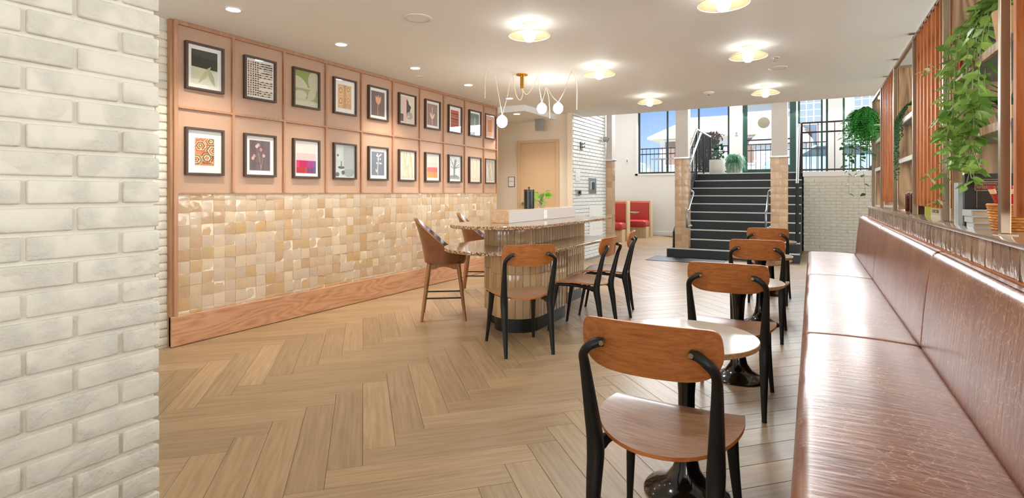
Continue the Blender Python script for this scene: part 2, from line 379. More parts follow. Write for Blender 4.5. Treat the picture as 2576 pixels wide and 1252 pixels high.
piecewise('wicker', [lin(196, 120, 52), lin(222, 150, 76), lin(180, 106, 44)], 0.6, 0.6, 200, 0.3)
plain('steel_plate', lin(176, 182, 180), 0.3, 0.8)
# outdoors
plain('pavement', lin(222, 218, 208), 0.9, bump=0.1, bscale=10, var=0.05)
plain('siding_white', lin(240, 240, 236), 0.7)
plain('roof_cream', lin(236, 224, 190), 0.8, bump=0.2, bscale=60)
plain('roof_grey', lin(200, 198, 192), 0.8)
plain('shop_brown', lin(150, 120, 106), 0.7)
plain('house_glass', lin(150, 164, 170), 0.12)
plain('car_blue', lin(176, 210, 232), 0.2, 0.1, coat=1.0)
plain('car_glass', lin(70, 92, 100), 0.08)
plain('tyre', lin(30, 30, 30), 0.8)
plain('bark', lin(90, 70, 52), 0.9)
plain('mesh_panel', lin(60, 64, 62), 0.6)
plain('decal_grey', lin(120, 110, 92), 0.6)
M = MATS

# ------------------------------------------------------------------ mesh helpers
class MB:
    def __init__(s): s.v, s.f, s.m, s.uv = [], [], [], None
    def add(s, vs, fs, mi=0):
        o = len(s.v); s.v += [tuple(p) for p in vs]
        for f in fs: s.f.append(tuple(o + i for i in f)); s.m.append(mi)
        return s
    def box(s, x0, x1, y0, y1, z0, z1, mi=0, mat=None):
        vs = [(x0, y0, z0), (x1, y0, z0), (x1, y1, z0), (x0, y1, z0), (x0, y0, z1), (x1, y0, z1), (x1, y1, z1), (x0, y1, z1)]
        if mat is not None: vs = [mat @ Vector(p) for p in vs]
        return s.add(vs, [(0, 3, 2, 1), (4, 5, 6, 7), (0, 1, 5, 4), (1, 2, 6, 5), (2, 3, 7, 6), (3, 0, 4, 7)], mi)
    def prism(s, pts, d0, d1, axis=2, mi=0, caps=True):
        """2-D outline extruded along axis; axis 0: pts=(y,z); 1: pts=(x,z); 2: pts=(x,y)"""
        def P(p, d): return ((d, p[0], p[1]), (p[0], d, p[1]), (p[0], p[1], d))[axis]
        n = len(pts); vs = [P(p, d0) for p in pts] + [P(p, d1) for p in pts]
        fs = [(i, (i + 1) % n, n + (i + 1) % n, n + i) for i in range(n)]
        if caps: fs += [tuple(range(n - 1, -1, -1)), tuple(range(n, 2 * n))]
        return s.add(vs, fs, mi)
    def tube(s, path, rad, n=8, ref=None, sq=1.0, cap=True, mi=0):
        """sweep; rad: number, list of numbers or list of (a,b); sq<1 squares the section"""
        P = [Vector(p) for p in path]; k = len(P)
        if not isinstance(rad, (list, tuple)): rad = [rad] * k
        up = Vector(ref) if ref is not None else None; prev = None; vs = []
        for i in range(k):
            t = (P[min(i + 1, k - 1)] - P[max(i - 1, 0)])
            t = t.normalized() if t.length > 1e-9 else Vector((0, 0, 1))
            if up is not None: a = up - t * up.dot(t)
            elif prev is not None: a = prev - t * prev.dot(t)
            else: a = t.cross(Vector((0, 0, 1)) if abs(t.z) < 0.9 else Vector((1, 0, 0)))
            if a.length < 1e-6: a = t.orthogonal()
            a.normalize(); prev = a; b = t.cross(a)
            ra, rb = rad[i] if isinstance(rad[i], (list, tuple)) else (rad[i], rad[i])
            for j in range(n):
                an = 2 * PI * (j + 0.5) / n; c, d = math.cos(an), math.sin(an)
                c = math.copysign(abs(c) ** sq, c); d = math.copysign(abs(d) ** sq, d)
                vs.append(P[i] + a * (ra * c) + b * (rb * d))
        fs = [(i * n + j, i * n + (j + 1) % n, (i + 1) * n + (j + 1) % n, (i + 1) * n + j) for i in range(k - 1) for j in range(n)]
        if cap: fs += [tuple(range(n - 1, -1, -1)), tuple((k - 1) * n + j for j in range(n))]
        return s.add(vs, fs, mi)
    def lathe(s, prof, n=24, c=(0, 0), mi=0, cap=True):
        vs = [(c[0] + r * math.cos(2 * PI * j / n), c[1] + r * math.sin(2 * PI * j / n), z) for r, z in prof for j in range(n)]
        k = len(prof)
        fs = [(i * n + j, i * n + (j + 1) % n, (i + 1) * n + (j + 1) % n, (i + 1) * n + j) for i in range(k - 1) for j in range(n)]
        if cap:
            if prof[0][0] > 1e-4: fs.append(tuple(range(n - 1, -1, -1)))
            if prof[-1][0] > 1e-4: fs.append(tuple((k - 1) * n + j for j in range(n)))
        return s.add(vs, fs, mi)
    def sheet(s, fn, nu, nv, mi=0, thick=None):
        """fn(u,v)->point, u,v in 0..1; thick: offset vector function or vector gives a closed slab"""
        a = [Vector(fn(i / nu, j / nv)) for j in range(nv + 1) for i in range(nu + 1)]
        w = nu + 1
        fs = [(j * w + i, j * w + i + 1, (j + 1) * w + i + 1, (j + 1) * w + i) for j in range(nv) for i in range(nu)]
        if thick is None: return s.add(a, fs, mi)
        b = [p + (Vector(thick(k % w / nu, k // w / nv)) if callable(thick) else Vector(thick)) for k, p in enumerate(a)]
        N = len(a)
        fs += [tuple(N + q for q in reversed(f)) for f in fs]
        rim = [i for i in range(w)] + [j * w + nu for j in range(1, nv + 1)] + [nv * w + i for i in range(nu - 1, -1, -1)] + [j * w for j in range(nv - 1, 0, -1)]
        n = len(rim)
        fs += [(rim[(q + 1) % n], rim[q], N + rim[q], N + rim[(q + 1) % n]) for q in range(n)]
        return s.add(a + b, fs, mi)
    def mesh(s, name, mats, smooth=None, bevel=0.0, seg=2, weld=False):
        me = bpy.data.meshes.new(name)
        me.from_pydata(s.v, [], s.f)
        for m in (mats if isinstance(mats, (list, tuple)) else [mats]): me.materials.append(m if not isinstance(m, str) else M[m])
        if any(s.m): me.polygons.foreach_set('material_index', s.m)
        bm = bmesh.new(); bm.from_mesh(me)
        if weld: bmesh.ops.remove_doubles(bm, verts=bm.verts, dist=1e-5)
        bmesh.ops.recalc_face_normals(bm, faces=bm.faces)
        if bevel:
            ed = [e for e in bm.edges if len(e.link_faces) == 2 and e.calc_face_angle(0) > 0.6]
            bmesh.ops.bevel(bm, geom=ed, offset=bevel, segments=seg, profile=0.5, affect='EDGES', clamp_overlap=True)
        bm.to_mesh(me); bm.free()
        if s.uv:
            ul = me.uv_layers.new(name='UVMap')
            for lp in me.loops: ul.data[lp.index].uv = s.uv[lp.vertex_index]
        if smooth:
            me.polygons.foreach_set('use_smooth', [True] * len(me.polygons))
            me.set_sharp_from_angle(angle=math.radians(smooth))
        me.update()
        return me
    def build(s, name, mats, parent=None, loc=(0, 0, 0), rot=(0, 0, 0), **kw):
        return put(name, s.mesh(name, mats, **kw), parent, loc, rot)
def put(name, me, parent=None, loc=(0, 0, 0), rot=(0, 0, 0), scale=None):
    o = bpy.data.objects.new(name, me); col.objects.link(o)
    o.location = loc; o.rotation_euler = rot
    if scale: o.scale = scale
    if parent: o.parent = parent
    return o
def tag(o, label, cat=None, group=None, kind=None):
    o['label'] = label
    if cat: o['category'] = cat
    if group: o['group'] = group
    if kind: o['kind'] = kind
    return o
def thing(name, label, cat, loc=(0, 0, 0), rz=0.0, group=None):
    o = bpy.data.objects.new(name, None); col.objects.link(o); o.empty_display_size = 0.1
    o.location = loc; o.rotation_euler = (0, 0, rz)
    return tag(o, label, cat, group)
def struct(o, label, cat): return tag(o, label, cat, kind='structure')
def bx(*a): return MB().box(*a)
def copy_tree(o, parent=None):
    c = o.copy(); col.objects.link(c); c.parent = parent
    for ch in list(o.children): copy_tree(ch, c)
    return c
def text_mesh(body, size, mat, extrude=0.0004, align='CENTER'):
    cu = bpy.data.curves.new('lettering', 'FONT'); cu.body = body; cu.size = size; cu.extrude = extrude; cu.align_x = align; cu.align_y = 'CENTER'
    o = bpy.data.objects.new('lettering', cu); col.objects.link(o)
    me = bpy.data.meshes.new_from_object(o.evaluated_get(bpy.context.evaluated_depsgraph_get()))
    bpy.data.objects.remove(o)
    me.materials.clear(); me.materials.append(M[mat])
    return me
def arc(cx, cy, r, a0, a1, n): return [(cx + r * math.cos(math.radians(a0 + (a1 - a0) * i / n)), cy + r * math.sin(math.radians(a0 + (a1 - a0) * i / n))) for i in range(n + 1)]
def smooth_path(pts, n=6):
    """Catmull-Rom through pts"""
    P = [Vector(p) for p in pts]; P = [P[0] * 2 - P[1]] + P + [P[-1] * 2 - P[-2]]; out = []
    for i in range(1, len(P) - 2):
        for k in range(n):
            t = k / n; a, b, c, d = P[i - 1:i + 3]
            out.append(0.5 * ((2 * b) + (c - a) * t + (2 * a - 5 * b + 4 * c - d) * t * t + (3 * b - a - 3 * c + d) * t ** 3))
    out.append(P[-2]); return out

# ================================================================== STRUCTURE
CEIL = 2.70
YC = 9.44            # ceiling edge towards the stair hall
YW = 16.0            # stair-hall window wall
XP = -4.585          # face of the panelled wall
# ---- floor: herringbone planks
fl = struct(bx(-8, 5.3, -3.6, YW + 0.1, -0.25, -0.004).build('floor', 'subfloor'), 'herringbone wood plank floor running through the whole lounge', 'floor')
PW, PL = 0.16, 0.96
def plank_mesh():
    b = MB(); g, e = 0.0008, 0.0022
    L, W = PL, PW
    b.add([(g, g, -0.004), (L - g, g, -0.004), (L - g, W - g, -0.004), (g, W - g, -0.004), (g, g, -0.0012), (L - g, g, -0.0012), (L - g, W - g, -0.0012), (g, W - g, -0.0012),
           (e, e, 0), (L - e, e, 0), (L - e, W - e, 0), (e, W - e, 0)],
          [(0, 1, 5, 4), (1, 2, 6, 5), (2, 3, 7, 6), (3, 0, 4, 7), (4, 5, 9, 8), (5, 6, 10, 9), (6, 7, 11, 10), (7, 4, 8, 11), (8, 9, 10, 11)])
    b.uv = [(p[0], p[1]) for p in b.v]
    return b
pk = plank_mesh(); pk_me = pk.mesh('plank', 'floor_plank')
R2 = math.sqrt(0.5)
def hv(h, v): return (R2 * (h - v), R2 * (h + v))
oh, ov = -0.003 - PL, 2.735 - (PW - PL)
planks = []
for k in range(-70, 90):
    for j in range(-14, 15):
        h0, v0 = oh + k * PW + j * 2 * PL, ov + k * PW
        planks.append((hv(h0, v0), PI / 4, hv(h0 + PL / 2, v0 + PW / 2)))
        h1, v1 = h0 + PL + PW, v0 + PW - PL      # plank along v: rotate 90 more, its local origin at (h1, v1)
        planks.append((hv(h1, v1), 3 * PI / 4, hv(h1 - PW / 2, v1 + PL / 2)))
planks = [p for p in planks if -6.6 < p[2][0] < 4.9 and -3.2 < p[2][1] < 15.6]
def plank_rank(p):
    X, Y = p[2]
    if not (-4.55 < X < 0.15 and Y > 0.6): return 99
    x, y, zc = project(X, Y, 0)
    if zc < 0.8 or not (330 < x < 2150 and y < 1420): return 99
    return zc
planks.sort(key=plank_rank)
for p in planks[:300]:
    put('plank', pk_me, fl, (p[0][0], p[0][1], 0), (0, 0, p[1]))
rest = MB(); rest.uv = []
for p in planks[300:]:
    mt = Matrix.Translation((p[0][0], p[0][1], 0)) @ Matrix.Rotation(p[1], 4, 'Z')
    rest.add([mt @ Vector(q) for q in pk.v], pk.f); rest.uv += pk.uv
o = rest.build('plank_field', 'floor_plank', fl); o['kind'] = 'stuff'

# ---- ceiling
ce = MB(); ce.box(-8, 5.3, -3.6, YC, CEIL, CEIL + 0.3); struct(ce.build('ceiling', 'ceiling_paint'), 'smooth off-white ceiling with round glass lamps', 'ceiling')
struct(bx(-7, -4.06, 7.62, 8.86, 2.60, CEIL).build('ceiling_soffit', 'ceiling_paint'), 'lowered ceiling box over the recess with the tan door', 'ceiling')
struct(bx(-8, 5.3, YC, YW + 0.3, 4.4, 4.6).build('ceiling_hall', 'ceiling_paint'), 'high ceiling over the stair hall by the windows', 'ceiling')
struct(bx(-8, 5.3, YC - 0.12, YC, CEIL + 0.3, 4.4).build('wall_bulkhead', 'white_wall'), 'white wall above the edge of the lounge ceiling', 'wall')

# ---- near brick wall on the left of the camera
def bricks(parent, X, y0, y1, z0, z1, mat, bl=0.203, bh=0.0677, joint=0.010, depth=0.02, face=1, zoff=0.0245, stuff=False, jitter=0.002, end=None, seg=3, bev=0.0055):
    """running bond on the plane x=X, courses counted from y1 backwards"""
    variants = []
    for q in range(4):
        b = MB(); n = 1
        b.box(0, depth * face, -(bl - joint), 0, 0, bh - joint)
        variants.append(b.mesh('brick', mat, bevel=bev, seg=seg, smooth=40))
    hb = MB(); hb.box(0, depth * face, -(bl / 2 - joint), 0, 0, bh - joint); half = hb.mesh('brick', mat, bevel=bev, seg=seg, smooth=40)
    rows = int((z1 - z0) / bh) + 2; acc = MB()
    k0 = math.ceil((z0 - zoff) / bh)
    for k in range(k0, k0 + rows):
        z = zoff + k * bh
        if z + bh - joint > z1 + 1e-3: break
        y = y1; first = (k % 2 == 0)
        while y > y0:
            ln = bl / 2 if first else bl
            if stuff: ln = min(ln, y - y0)
            if stuff and ln < 0.03: break
            me = half if first else random.choice(variants)
            jx = random.uniform(-jitter, jitter) * face
            if stuff:
                acc.box(X, X + (depth + jx * face) * face, y - ln + joint, y, z, z + bh - joint)
            else:
                put('brick', me, parent, (X + jx, y, z), (random.uniform(-0.008, 0.008), random.uniform(-0.006, 0.006), random.uniform(-0.012, 0.012)))
            y -= ln; first = False
    if stuff:
        o = acc.build('brick_courses', mat, parent, bevel=0.004, seg=1); o['kind'] = 'stuff'
wb = struct(bx(-2.1, -1.6285, -3.5, 0.818, 0, CEIL).build('wall_near', 'mortar_paint'), 'cream painted brick wall with rough faces and deep joints', 'wall')
bricks(wb, -1.640, -0.15, 0.83, 0.0, CEIL, 'brick_paint')
# ---- left long wall: brick strip then the panelled feature wall
wl_ = struct(bx(-4.9, -4.634, -3.5, 7.62, 0, CEIL).build('wall_left', 'mortar_paint'), 'long left wall with brick strip, tan panelling and glazed tiles', 'wall')
bricks(wl_, -4.643, 1.85, 2.43, 0.0, CEIL, 'brick_paint')
Y0, Y1 = 2.45, 7.62
COLY = [2.45, 2.968, 3.503, 4.03, 4.548, 5.082, 5.609, 6.139, 6.667, 7.204, 7.62]
ZT, ZM = 1.263, 1.985
bx(-4.64, XP - 0.002, Y0, Y1, 0, ZT).build('tile_backing', 'grout', wl_)
for i in range(10):
    for za, zb in ((ZT, ZM), (ZM, CEIL)):
        bx(-4.64, XP, COLY[i] + 0.001, COLY[i + 1] - 0.001, za + 0.001, zb - 0.001).build('wall_panel', 'panel_paint', wl_)
BT = 0.022
for i, y in enumerate(COLY):
    yy0, yy1 = (y, y + 0.032) if i == 0 else ((y - 0.03, y) if i == 10 else (y - 0.012, y + 0.012))
    z0 = 0.25 if i == 0 else ZT + 0.012
    bx(XP, XP + BT, yy0, yy1, z0, CEIL - 0.03).build('batten', 'batten_wood', wl_, bevel=0.002, seg=1)
bx(XP, XP + BT, Y0, Y1, CEIL - 0.034, CEIL - 0.001).build('top_rail', 'batten_wood', wl_, bevel=0.002, seg=1)
for i in range(10):
    bx(XP, XP + BT - 0.002, COLY[i] + (0.032 if i == 0 else 0.012), COLY[i + 1] - (0.03 if i == 9 else 0.012), ZM - 0.011, ZM + 0.011).build('cross_rail', 'batten_wood', wl_, bevel=0.002, seg=1)
bx(XP, XP + 0.012, Y0 + 0.032, Y1, ZT, ZT + 0.012).build('tile_cap', 'batten_wood', wl_)
# end face of the feature wall towards the camera
bx(-4.66, XP + 0.004, Y0 - 0.022, Y0, 0, CEIL - 0.001).build('end_board', 'oak_trim', wl_)
# zellige tiles
TS = 0.1025
def tile_variant(sz_y, sz_z, seed):
    """hand-made tile: uneven edge, slight dish; faces +x; local y,z from 0"""
    rnd = random.Random(seed); b = MB(); n = 3
    def fn(u, v):
        cu, cv = u * 2 - 1, v * 2 - 1
        ex = rnd.uniform(-0.0009, 0.0009)
        drop = 0.0032 * max(abs(cu), abs(cv)) ** 4
        return (0.009 - drop + 0.0015 * math.sin(2.2 * cu + seed) * cv, u * sz_y + ex, v * sz_z + ex)
    b.sheet(fn, n, n, thick=(-0.009, 0, 0))
    return b
tvar = [tile_variant(TS - 0.0022, TS - 0.0022, s) for s in range(6)]
tme = [t.mesh('tile', 'zellige', smooth=50) for t in tvar]
tcells = []
ny = int((Y1 - 0.02 - Y0 - 0.035) / TS) + 1
zs = [ZT - 0.055] + [ZT - 0.055 - TS * (i + 1) for i in range(10)]
for i in range(ny):
    for r, z in enumerate(zs):
        y = Y0 + 0.035 + i * TS
        if y + TS > Y1 - 0.005: continue
        if z + TS < 0.255: continue
        tcells.append((y, z, r))
tcells.sort(key=lambda c: project(XP, c[0], c[1])[2])
acc = MB()
for q, (y, z, r) in enumerate(tcells):
    h = 0.052 if r == 0 else (TS if z > 0.25 else TS - (0.252 - z))
    zz = max(z, 0.252); sc_z = (h - 0.0022) / (TS - 0.0022)
    if h < 0.012: continue
    rot = (random.uniform(-0.014, 0.014), random.uniform(-0.035, 0.035), random.uniform(-0.035, 0.035))
    xx = XP - 0.006 + random.uniform(-0.001, 0.003)
    vi = random.randrange(6)
    if q < 299: put('tile', tme[vi], wl_, (xx, y, zz), rot, (1, 1, sc_z))
    else:
        mt = Matrix.Translation((xx, y, zz)) @ Matrix.Rotation(rot[2], 4, 'Z') @ Matrix.Rotation(rot[1], 4, 'Y') @ Matrix.Diagonal((1, 1, sc_z, 1))
        acc.add([mt @ Vector(p) for p in tvar[vi].v], tvar[vi].f)
o = acc.build('tile_field', 'zellige', wl_, smooth=50); o['kind'] = 'stuff'
struct(bx(XP - 0.02, XP + 0.022, Y0 - 0.022, Y1, 0.006, 0.25).build('baseboard_left', 'baseboard_oak', bevel=0.002, seg=1), 'tall reddish oak baseboard under the glazed tiles', 'baseboard')
struct(bx(XP + 0.0, XP + 0.016, Y0 - 0.022, Y1, 0, 0.006).build('trim_1', 'subfloor'), 'thin dark shadow gap strip below the oak baseboard', 'trim')

# ---- recess with the door
DY = 8.85
wr = struct(bx(-7, -3.81, DY, DY + 0.12, 0, CEIL).build('wall_recess', 'beige_wall'), 'beige wall behind the island holding the tan door', 'wall')
struct(bx(-7.1, -7.0, 7.5, DY, 0, CEIL).build('wall_corridor_end', 'beige_wall'), 'beige end wall of the side corridor', 'wall')
struct(bx(-7.0, -4.9, 7.5, 7.62, 0, CEIL).build('wall_corridor_side', 'beige_wall'), 'beige side wall of the corridor behind the panelling', 'wall')
dx0, dx1, dzt = at_y(1303, 352, DY).x, at_y(1407, 352, DY).x, at_y(1355, 352, DY).z
dr = bpy.data.objects.new('door_1', None); col.objects.link(dr); dr.location = (0, 0, 0); struct(dr, 'flat tan door with lever handle in a tan frame', 'door')
fw = 0.055
MB().box(dx0, dx0 + fw, DY - 0.03, DY, 0, dzt).build('door_jamb', 'door_paint', dr, bevel=0.003)
MB().box(dx1 - fw, dx1, DY - 0.03, DY, 0, dzt).build('door_jamb', 'door_paint', dr, bevel=0.003)
MB().box(dx0 + fw, dx1 - fw, DY - 0.03, DY, dzt - fw, dzt).build('door_head', 'door_paint', dr, bevel=0.003)
leafo = bx(dx0 + fw + 0.004, dx1 - fw - 0.004, DY - 0.012, DY, 0.008, dzt - fw - 0.006).build('door_leaf', 'door_paint', dr, bevel=0.002)
hx = at_y(1317, 512, DY).x; hz = 1.07
b = MB(); b.tube([(hx, DY - 0.012, hz), (hx, DY - 0.03, hz)], 0.03, 16); b.tube([(hx, DY - 0.03, hz), (hx, DY - 0.06, hz), (hx + 0.03, DY - 0.066, hz), (hx + 0.11, DY - 0.066, hz)], 0.010, 8)
b.build('lever_handle', 'chrome', leafo, smooth=40)
sg = thing('wall_sign', 'small cream sign in thin dark frame beside the tan door', 'sign', (at_y(1287, 457, DY).x, DY, at_y(1287, 457, DY).z))
b = MB(); w, h = 0.068, 0.095
for a in ((-w, w, -0.012, 0, h - 0.008, h), (-w, w, -0.012, 0, -h, -h + 0.008), (-w, -w + 0.008, -0.012, 0, -h, h), (w - 0.008, w, -0.012, 0, -h, h)): b.box(*a)
b.build('frame', 'frame_walnut', sg); bx(-w + 0.008, w - 0.008, -0.008, 0, -h + 0.008, h - 0.008).build('plate', 'mat_board', sg)
bx(-0.045, 0.045, -0.009, -0.008, 0.004, 0.012).build('text_line', 'grey_plastic', sg)

# ---- white brick wall beside the recess, booth alcove
BXF = -3.72
wbr = struct(bx(-3.81, BXF - 0.018, 8.795, 10.57, 0, 4.4).build('wall_brick', 'mortar_grey'), 'glossy white brick wall beyond the island carrying switch plates', 'wall')
bricks(wbr, BXF - 0.02, 8.81, 10.56, 0.0, 4.35, 'brick_white', stuff=True)
bx(-3.812, BXF + 0.004, 8.78, 8.80, 0, CEIL).build('end_trim', 'beige_wall', wbr)
def on_brick(name, label, cat, x0, y0, x1, y1, parts):
    d0 = ray(x0, y0); t = (BXF) / d0[0]; Ya, Za = d0[1] * t, CAM_H + d0[2] * t
    d1 = ray(x1, y1); t1 = (BXF) / d1[0]; Yb, Zb = d1[1] * t1, CAM_H + d1[2] * t1
    t_ = thing(name, label, cat, (BXF, (Ya + Yb) / 2, (Za + Zb) / 2))
    parts(t_, abs(Yb - Ya) / 2, abs(Za - Zb) / 2); return t_
def plate_parts(mat, mat2, dp=0.02):
    def f(t, a, h):
        bx(0, dp, -a, a, -h, h).build('plate', mat, t, bevel=0.003)
        bx(dp, dp + 0.006, -a * 0.45, a * 0.45, -h * 0.5, h * 0.5).build('cover', mat2, t, bevel=0.002)
    return f
on_brick('switch_plate', 'tall white control panel on the white brick wall', 'switch', 1447, 425, 1457, 455, plate_parts('white_plastic', 'white_plastic'))
on_brick('thermostat', 'small grey thermostat low on white brick near the beige edge', 'thermostat', 1448, 476, 1459, 491, plate_parts('steel_plate', 'gloss_black', 0.03))
on_brick('access_panel', 'brushed steel access plate screwed to the white brick', 'panel', 1480, 446, 1499, 487, plate_parts('steel_plate', 'chrome', 0.012))
on_brick('service_hatch', 'pale painted hatch in the white brick behind the counter', 'hatch', 1482, 517, 1514, 590, plate_parts('white_plastic', 'white_plastic', 0.015))
def bracket(t, a, h):
    bx(0, 0.015, -a * 0.5, a * 0.5, -h, h).build('back_plate', 'black_metal', t)
    b = MB(); b.tube([(0.012, 0, h * 0.5), (0.06, 0, h * 0.5), (0.075, 0, h * 0.8)], 0.008, 8); b.tube([(0.012, 0, -h * 0.3), (0.06, 0, -h * 0.3), (0.075, 0, 0)], 0.008, 8); b.build('hook', 'black_metal', t, smooth=50)
on_brick('wall_bracket', 'small black hook bracket high on the white brick', 'bracket', 1457, 356, 1467, 378, bracket)
sc_ = thing('security_camera', 'grey round security camera mounted on white brick edge', 'camera', (BXF, 10.35, 2.36))
bx(0, 0.03, -0.05, 0.05, -0.05, 0.05).build('mount', 'white_plastic', sc_, bevel=0.006)
b = MB(); b.tube([(0.03, 0, 0), (0.13, 0.01, -0.01)], 0.055, 16); b.build('body', 'grey_plastic', sc_, smooth=40)
b = MB(); b.tube([(0.13, 0.01, -0.01), (0.14, 0.012, -0.012)], 0.035, 16); b.build('lens', 'gloss_black', sc_, smooth=40)
eb = thing('alarm_box', 'pale grey alarm box hung over the tan door', 'alarm', (-4.28, 8.62, 2.60))
bx(-0.075, 0.075, -0.05, 0.05, -0.20, 0.0).build('housing', 'grey_plastic', eb, bevel=0.006); b = MB(); b.lathe([(0.0, -0.212), (0.012, -0.21), (0.012, -0.2)], 12); b.build('status_light', 'white_plastic', eb)

# ---- stair hall walls
hall_x0, hall_x1 = -6.4, 5.2
struct(bx(-6.5, hall_x0, 10.5, YW, 0, 4.4).build('wall_hall_left', 'white_wall'), 'white side wall of the stair hall behind the booths', 'wall')
struct(bx(-6.5, -3.81, 10.44, 10.57, 0, 4.4).build('wall_hall_return', 'white_wall'), 'white return wall behind the white brick', 'wall')
# window wall with openings: (x0,x1,z0)
openings = [(-4.62, -2.02, 1.85), (-1.68, -0.37, 1.74), (-0.33, 0.36, 1.78), (0.68, 1.42, 1.78), (1.75, 3.2, 1.78)]
ww = MB(); xs = hall_x0
for (a, b_, z0) in openings:
    ww.box(xs, a, YW, YW + 0.16, 0, 4.4); ww.box(a, b_, YW, YW + 0.16, 0, z0); ww.box(a, b_, YW, YW + 0.16, 4.15, 4.4); xs = b_
ww.box(xs, hall_x1, YW, YW + 0.16, 0, 4.4)
struct(ww.build('wall_window', 'white_wall'), 'white window wall at the top of the stairs', 'wall')
def window(name, label, x0, x1, z0, z1, mull=(), trans=(), mat='frame_dark', fw=0.05, sill=None):
    r = bpy.data.objects.new(name, None); col.objects.link(r); struct(r, label, 'window')
    yf = YW + 0.05
    bx(x0, x0 + fw, yf, yf + 0.06, z0, z1).build('window_jamb', mat, r); bx(x1 - fw, x1, yf, yf + 0.06, z0, z1).build('window_jamb', mat, r)
    bx(x0 + fw, x1 - fw, yf, yf + 0.06, z0, z0 + fw).build('window_sill', mat, r); bx(x0 + fw, x1 - fw, yf, yf + 0.06, z1 - fw, z1).build('window_head', mat, r)
    edges = [x0 + fw] + list(mull) + [x1 - fw]
    for m_ in mull: bx(m_ - 0.022, m_ + 0.022, yf - 0.005, yf + 0.065, z0 + fw, z1 - fw).build('mullion', mat, r)
    for t_ in trans: bx(x0 + fw, x1 - fw, yf, yf + 0.06, t_ - 0.02, t_ + 0.02).build('transom', mat, r)
    for a, c in zip(edges[:-1], edges[1:]): bx(a, c, yf + 0.026, yf + 0.032, z0 + fw, z1 - fw).build('pane', 'window_glass', r)
    return r
window('window_1', 'wide dark-framed window beside the stairs showing blue sky', -4.62, -2.02, 1.85, 4.15, (-3.744, -2.852))
window('window_2', 'narrow green-framed window next to the glass door', -0.33, 0.36, 1.78, 4.15, (0.22,), (), 'frame_green')
window('window_3', 'green-framed window behind the hanging fern', 0.68, 1.42, 1.78, 4.15, (), (), 'frame_green')
window('window_4', 'green-framed window hidden behind the bookcase end', 1.75, 3.2, 1.78, 4.15, (2.5,), (), 'frame_green')
b = MB(); b.box(-4.70, -4.62, YW - 0.02, YW, 1.80, 4.2); b.box(-4.70, -2.02, YW - 0.02, YW, 1.80, 1.85)
struct(b.build('trim_2', 'white_plastic'), 'white casing around the wide dark-framed window', 'trim')
d2 = bpy.data.objects.new('door_2', None); col.objects.link(d2); struct(d2, 'green-framed glass entrance door at the top of the stairs', 'door')
yf = YW + 0.03
bx(-1.68, -1.56, yf, yf + 0.06, 1.74, 4.15).build('door_stile', 'frame_green', d2); bx(-0.52, -0.37, yf, yf + 0.06, 1.74, 4.15).build('door_stile', 'frame_green', d2)
bx(-1.56, -0.52, yf, yf + 0.06, 1.74, 1.92).build('bottom_rail', 'frame_green', d2); bx(-1.56, -0.52, yf, yf + 0.06, 4.0, 4.15).build('top_rail', 'frame_green', d2)
bx(-1.56, -0.52, yf - 0.03, yf, 2.70, 2.735).build('push_bar', 'rail_brown', d2)
bx(-1.56, -0.52, yf + 0.02, yf + 0.03, 1.92, 4.0).build('door_pane', 'window_glass', d2)
b = MB(); b.lathe([(0.0, 0), (0.15, 0), (0.15, 0.012), (0, 0.012)], 28); dec = b.build('door_decal', 'decal_grey', d2, (at_y(1921, 308, YW).x, yf + 0.018, at_y(1921, 308, YW).z), (PI / 2, 0, 0), smooth=40)
b = MB(); b.box(-1.73, -1.68, YW - 0.02, YW, 1.735, 4.2); struct(b.build('trim_3', 'white_plastic'), 'white door casing beside the green entrance door', 'trim')
fa = thing('fire_alarm_pull', 'small pale alarm switch on the wall beside green door', 'switch', (at_y(1853, 335, YW).x, YW, at_y(1853, 335, YW).z))
bx(-0.045, 0.045, -0.02, 0, -0.06, 0.06).build('plate', 'white_plastic', fa, bevel=0.004); bx(-0.022, 0.022, -0.03, -0.02, -0.03, 0.03).build('lever', 'panel_paint', fa, bevel=0.003)
so = thing('wall_outlet', 'small white outlet on the wall above the booths', 'outlet', (at_y(1578, 405, YW).x, YW, at_y(1578, 405, YW).z))
bx(-0.045, 0.045, -0.012, 0, -0.07, 0.07).build('plate', 'white_plastic', so, bevel=0.003); bx(-0.02, 0.02, -0.018, -0.012, -0.035, 0.035).build('socket', 'grey_plastic', so, bevel=0.002)
struct(bx(hall_x0, -2.45, YW - 0.014, YW, 0, 0.12).build('baseboard_window', 'white_wall'), 'pale baseboard under the wide dark-framed window', 'baseboard')
# landing and its white brick front
LZ, SY0 = 1.735, 10.85
NSTEP, RUN = 10, 0.28
RISE = LZ / NSTEP
LY = SY0 + RUN * (NSTEP - 1)
struct(bx(-2.42, hall_x1, LY + 0.02, YW, 0, LZ).build('floor_landing', 'stair_black'), 'dark landing floor at the top of the stairs', 'floor')
lw = struct(bx(-0.16, hall_x1, LY - 0.1, LY + 0.02, 0, LZ - 0.11).build('wall_landing', 'mortar_paint'), 'low white painted brick wall under the landing railing', 'wall')
acc = MB()
k = 0; z = 0.012
while z + 0.06 < LZ - 0.11:
    x = -0.16 - (0.1 if k % 2 else 0)
    while x < 2.6:
        acc.box(max(x, -0.165), x + 0.195, LY - 0.112, LY - 0.1, z, z + 0.058); x += 0.203
    z += 0.0677; k += 1
o = acc.build('brick_courses', 'brick_paint', lw, bevel=0.003, seg=1); o['kind'] = 'stuff'
bx(-0.18, 2.6, LY - 0.125, LY + 0.03, LZ - 0.11, LZ).build('cap', 'white_wall', lw, bevel=0.004)
